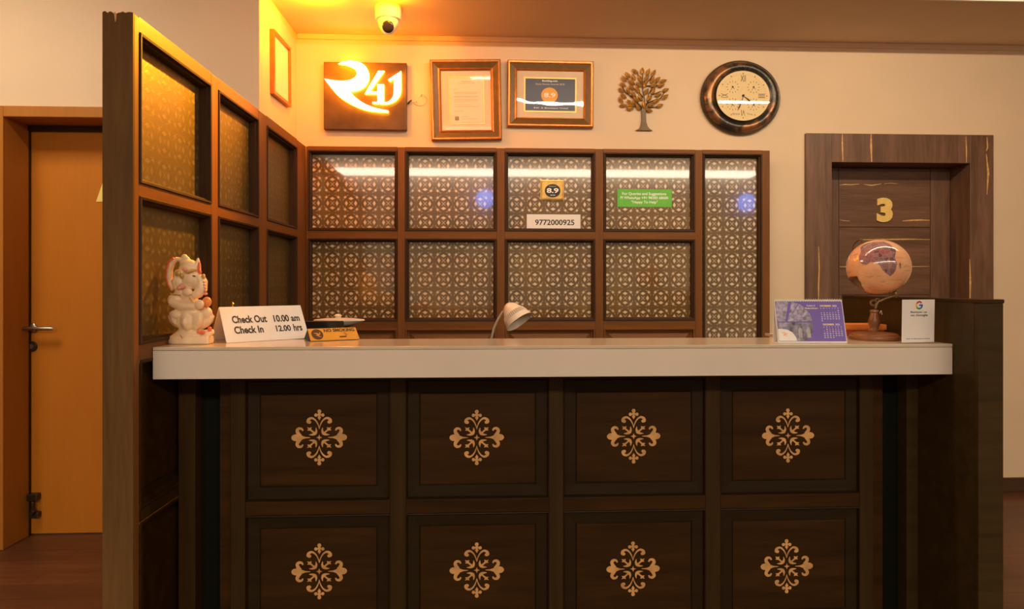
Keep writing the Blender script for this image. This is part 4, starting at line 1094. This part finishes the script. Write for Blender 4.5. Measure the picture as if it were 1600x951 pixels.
def tree():
    a = onY(955, 210, YW); k = onY(1005, 150, YW).dot(V((S_, C_, 0)))/1000/8.27
    o = onY(955, 95, YW); F = FY(o.x, YW, o.z)
    t = thing('metal_tree', onY(1005, 204, YW), 'brass leaved metal tree hung on the wall, left of the clock', 'wall ornament')
    Q = lambda x, y: (x*k, -y*k)
    tr = [(305, 900), (345, 885), (375, 850), (388, 780), (390, 690), (385, 630), (400, 600), (430, 600), (447, 635), (446, 700), (450, 790), (470, 850), (500, 882), (535, 900)]
    MB().poly(F, [Q(*p) for p in tr], .006, .014).obj('trunk', 'bark_metal', t, bev=.0015)
    br = MB()
    for pts in ([(415, 610), (430, 500), (405, 380), (400, 260), (405, 180)], [(410, 470), (350, 400), (270, 340)], [(400, 620), (300, 500), (180, 410), (140, 340)], [(400, 330), (350, 210), (340, 170)],
                [(405, 610), (330, 530), (250, 450)], [(425, 600), (470, 530), (480, 430), (520, 360), (590, 280)], [(430, 610), (520, 440), (640, 390)], [(440, 560), (540, 510), (640, 480), (690, 400)],
                [(430, 620), (500, 600), (590, 590)], [(420, 350), (470, 270), (530, 200)], [(395, 620), (300, 590), (200, 600)], [(430, 330), (560, 310), (640, 320)], [(300, 310), (210, 240), (180, 230)], [(420, 280), (460, 180)]):
        br.tube([F.p(*Q(*p), .010) for p in pts], [.0035]+[.0025]*(len(pts)-1), 6)
    br.obj('branches', 'bark_metal', t, smooth=60)
    leaves = [(400, 135, 90), (475, 145, 68), (545, 160, 62), (305, 140, 145), (210, 190, 130), (160, 240, 130), (285, 215, 115), (370, 235, 115), (145, 315, 150), (255, 280, 150), (350, 310, 145), (455, 225, 50), (530, 250, 60), (595, 245, 45), (670, 262, 18), (640, 318, 15), (545, 318, 10), (430, 310, 75), (260, 345, 135), (125, 385, 145), (215, 390, 120), (335, 380, 130), (450, 400, 55), (540, 390, 58), (700, 375, 20), (605, 440, 18), (155, 460, 145), (285, 435, 130), (375, 480, 122), (490, 485, 48), (695, 465, 35), (120, 510, 128), (235, 540, 140), (315, 505, 140), (590, 510, 25), (150, 580, 5), (240, 622, 0), (305, 540, 125), (345, 600, 122), (418, 570, 95), (510, 570, 12), (625, 578, 20), (570, 527, 22), (485, 640, -18), (240, 588, 5)]
    lf = MB(); rib = MB()
    for x, y, an in leaves:
        a_ = radians(an); L, W_ = 52*k, 27*k; h = .013+random.random()*.007
        tl = random.uniform(-.12, .12)
        cx, cy = Q(x, y); e = V((cos(a_), sin(a_))); q = V((-e.y, e.x))
        shape = [(-1, 0, 0), (-.55, .75, .0), (0, 1, 0), (.5, .68, 0), (1, 0, 0), (.5, -.68, 0), (0, -1, 0), (-.55, -.75, 0)]
        vs = [F.p(cx+e.x*L*s_+q.x*W_*w2, cy+e.y*L*s_+q.y*W_*w2, h+(.0-abs(w2)*.004)+tl*L*s_*.6) for s_, w2, _ in shape]
        mid = [F.p(cx+e.x*L*s_, cy+e.y*L*s_, h+tl*L*s_*.6+.002) for s_ in (-.5, 0, .5)]
        lf.add(vs+mid, [(0, 8, 1), (1, 8, 9, 2), (2, 9, 10, 3), (3, 10, 4), (4, 10, 5), (5, 10, 9, 6), (6, 9, 8, 7), (7, 8, 0)])
        rib.tube([F.p(cx-e.x*L*.9, cy-e.y*L*.9, h+.002-tl*L*.5), mid[1]+F.n*.0006, F.p(cx+e.x*L*.7, cy+e.y*L*.7, h+.002+tl*L*.4)], .0009, 4)
    o = lf.obj('foliage', 'leaf_brass', t, smooth=25)
    so = o.modifiers.new('solid', 'SOLIDIFY'); so.thickness = .0012
    rib.obj('leaf_ribs', 'bark_metal', t)
tree()

def clock():
    c = onY(1155, 154, YW); k = c.dot(V((S_, C_, 0)))/1000
    F = FY(c.x, YW, c.z); A, B = 62.8*k, 57.6*k; sx = A/B
    t = thing('wall_clock', c-V((0, 0, B)), 'round wall clock with thick mottled copper rim and four small dials', 'clock')
    n = (0, -1, 0)
    MB().lathe([(B*.97, .001), (B, .010), (B, .022), (B*.975, .030), (B*.955, .028)], F.o, n, 72, sx=sx).obj('outer_rim', 'clock_rim', t, smooth=40)
    MB().lathe([(B*.955, .028), (B*.93, .040), (B*.87, .052), (B*.80, .055), (B*.74, .050), (B*.71, .040)], F.o, n, 72, sx=sx).obj('bezel', 'bezel', t, smooth=60)
    m = MB().lathe([(B*.71, .040), (B*.70, .046), (B*.67, .044), (B*.655, .030)], F.o, n, 72, sx=sx); m.f = m.f[:-2]; m.mi = m.mi[:-2]
    m.obj('inner_rim', 'clock_rim', t, smooth=40)
    for o_ in [x for x in t.children if x.name.startswith(('outer', 'bezel'))]:
        pass
    dl = MB().lathe([(B*.665, .0565), (B*.665, .0575)], F.o, n, 72, sx=sx).obj('dial', 'clock_dial', t)
    R = B*.65; H = .0578
    P = lambda u, v: (u*R*sx, v*R)
    L = MB()
    L.text(F, 'XII', *P(-.10, 0)[:1], P(.10, 0)[0], .58*R, .84*R, H, bold=.006)
    for i, s_ in enumerate((1,)):
        pass
    F6 = Fr(F.o, (-1, 0, 0), (0, 0, -1))
    L.text(Fr(F.o, (-1, 0, 0), (0, 0, -1)), 'VI', -.075*R*sx, .075*R*sx, .58*R, .82*R, H)
    F3 = Fr(F.o, (0, 0, -1), (1, 0, 0)); L.text(F3, 'III', -.085*R, .085*R, .58*R*sx, .84*R*sx, H)
    F9 = Fr(F.o, (0, 0, 1), (-1, 0, 0)); L.text(F9, 'IX', -.085*R, .085*R, .58*R*sx, .84*R*sx, H)
    for i in range(12):
        a = pi/6*i; L.disc(F, *P(.91*cos(a), .91*sin(a)), .024*R, .024*R, H, 8)
    for i in range(60):
        a = pi/30*i
        L.stroke(F, [P(.86*cos(a), .86*sin(a)), P(.885*cos(a), .885*sin(a))], [.004*R]*2, H)
    for sx_ in (-1, 1):
        for sy_ in (-1, 1):
            cx, cy = sx_*.40, sy_*.355-.0
            for i in range(12):
                a = pi/6*i; L.stroke(F, [P(cx+.19*cos(a), cy+.20*sin(a)), P(cx+.245*cos(a), cy+.255*sin(a))], [.011*R]*2, H)
            L.disc(F, *P(cx, cy+.01), .04*R, .035*R, H+.0002, 12)
            L.stroke(F, [P(cx, cy), P(cx+.07, cy-.09)], [.016*R, .006*R], H+.0002); L.stroke(F, [P(cx, cy), P(cx-.07, cy-.14)], [.012*R, .004*R], H+.0002)
    L.text(F, 'World', *[P(-.42, 0)[0], P(-.14, 0)[0]], -.79*R, -.71*R, H); L.text(F, 'Time', *[P(.14, 0)[0], P(.36, 0)[0]], -.79*R, -.71*R, H)
    L.obj('dial_markings', 'clock_ink', dl)
    m = MB(); H2 = .060
    m.stroke(F, [P(.04, -.04), P(.12, -.10), P(.20, -.17), P(.30, -.27), P(.38, -.36)], [.012*R, .02*R, .034*R, .02*R, .006*R], H2); m.obj('hour_hand', 'ink', t)
    m = MB(); m.stroke(F, [P(.03, .05), P(-.06, -.22), P(-.12, -.38), P(-.155, -.48), P(-.22, -.62)], [.01*R, .012*R, .022*R, .026*R, .005*R], H2+.001); m.obj('minute_hand', 'ink', t)
    MB().lathe([(.05*R, .0575), (.05*R, .0625), (.02*R, .064), (0, .064)], F.o, n, 20).obj('hand_boss', 'ink', t, smooth=40)
    MB().lathe([(B*.66, .0655), (B*.4, .0657), (0, .0658)], F.o, n, 64, sx=sx).obj('glass', 'clock_glass', t, smooth=60)
clock()

def cctv():
    c = onZ(607, 12, ZS); Y = c.y
    t = thing('security_camera', (c.x, Y, ZS), 'white dome security camera under the ceiling above the glowing sign', 'camera')
    k = c.dot(V((S_, C_, 0)))/1000
    dn = (0, 0, -1)
    z = lambda py: ZS-onY(607, py, Y-.05).z
    r = 20.5*k
    MB().lathe([(r, .0), (r*1.02, .004), (r*1.02, .018), (r*.99, .060), (r*.96, .066), (r*.2, .066)], (c.x, Y, ZS), dn, 48).obj('base', 'plastic_white', t, smooth=40)
    MB().lathe([(r*.80, .064), (r*.80, .078), (r*.74, .095), (r*.60, .115), (r*.35, .128), (0, .132)], (c.x, Y, ZS), dn, 48).obj('housing', 'plastic_white', t, smooth=50)
    e = V((c.x+.002, Y-.030, ZS-.112)); ax = (V((0, 0, CZ))-e); ax = V((ax.x, ax.y, ax.z*.9)).normalized()
    MB().ball(e, r*.58, 32).lathe([(r*.54, .0), (r*.50, r*.60), (r*.44, r*.66), (r*.38, r*.66)], e, ax, 32).obj('eyeball', 'plastic_white', t, smooth=45)
    l = MB().lathe([(r*.44, r*.655), (r*.43, r*.69), (r*.36, r*.74), (r*.20, r*.76), (0, r*.765)], e, ax, 32).obj('lens', 'black', t, smooth=50)
    l.data.materials[0].node_tree.nodes['Principled BSDF'].inputs['Roughness'].default_value = .15
cctv()

# stickers on the glass of the back screen
YG = YS+.029
def stickers():
    a, b = onY(844, 313, YG), onY(881, 281.5, YG); F = FY(a.x, YG, a.z); w_, h_ = b.x-a.x, b.z-a.z
    t = thing('score_plaque', F.p(w_/2, 0), 'small gold square plaque with black score disc on the third glass pane', 'plaque')
    MB().loft(F, 0, w_, 0, h_, [(0, 0), (0, .006), (.008, .008), (.010, .006), (.012, .006)]).obj('plate', 'gold', t)
    MB().disc(F, .52*w_, .47*h_, .33*w_, .33*h_, .0075, 36, .0055).obj('disc', 'ink', t)
    L = MB().text(F, '8.9', .27*w_, .77*w_, .36*h_, .60*h_, .008, bold=.03); L.text(F, 'Booking.com', .38*w_, .66*w_, .66*h_, .71*h_, .008); L.text(F, '2018', .42*w_, .62*w_, .22*h_, .29*h_, .008)
    L.obj('lettering', 'white_print', t)
    a, b = onY(823, 358.5, YG), onY(907, 335, YG); F = FY(a.x, YG, a.z); w_, h_ = b.x-a.x, b.z-a.z
    t = thing('phone_label', F.p(w_/2, 0), 'white strip with a printed phone number at the foot of a pane', 'label')
    MB().fbox(F, 0, w_, 0, h_, 0, .001).obj('strip', 'white_paper', t)
    MB().text(F, '9772000925', .155*w_, .885*w_, .29*h_, .66*h_, .0014, bold=.02).obj('lettering', 'ink', t)
    a, b = onY(964.5, 323, YG), onY(1049.5, 296, YG); F = FY(a.x, YG, a.z); w_, h_ = b.x-a.x, b.z-a.z
    t = thing('green_notice', F.p(w_/2, 0), 'bright green sticker with three lines of text on the fourth pane', 'sticker')
    MB().fbox(F, 0, w_, 0, h_, 0, .001).obj('sheet', 'green', t)
    L = MB()
    L.text(F, 'For Queries and Suggestions', .09*w_, .90*w_, .63*h_, .83*h_, .0014, bold=.02)
    L.text(F, 'Pl WhatsApp +91 98283 68600', .055*w_, .935*w_, .40*h_, .60*h_, .0014, bold=.02)
    L.text(F, '"Happy To Help"', .26*w_, .74*w_, .16*h_, .36*h_, .0014, bold=.02)
    L.obj('lettering', 'white_print', t)
stickers()

# long linear lamp under the lobby ceiling behind the photographer (it shows as the streak in the glass)
def linear_lamp():
    t = thing('linear_ceiling_lamp', (.6, -2.3, ZC), 'long white linear ceiling lamp reflected in the screen glass', 'ceiling lamp')
    MB().box(-2.6, 4.2, -2.66, -1.94, ZC-.06, ZC-.002).obj('housing', 'white_trim', t)
    MB().box(-2.55, 4.15, -2.60, -2.0, ZC-.068, ZC-.061).obj('diffuser', 'tube_light', t)
linear_lamp()

def blue_lamp(x, z, label):
    y, r_ = -3.0, .15
    t = thing('round_blue_lamp', (x, y, z-r_), label, 'lamp')
    MB().ball((x, y, z), r_, 28).obj('glowing_ball', 'blue_glow', t, smooth=60)
    MB().lathe([(.006, r_-.01), (.006, ZC-z)], (x, y, z), n=10).obj('cord', 'black', t)
blue_lamp(4.28, 2.58, 'round blue lamp of the lobby, mirrored in the tall right pane')
blue_lamp(.02, 2.62, 'round blue lamp of the lobby, mirrored in the second upper pane')
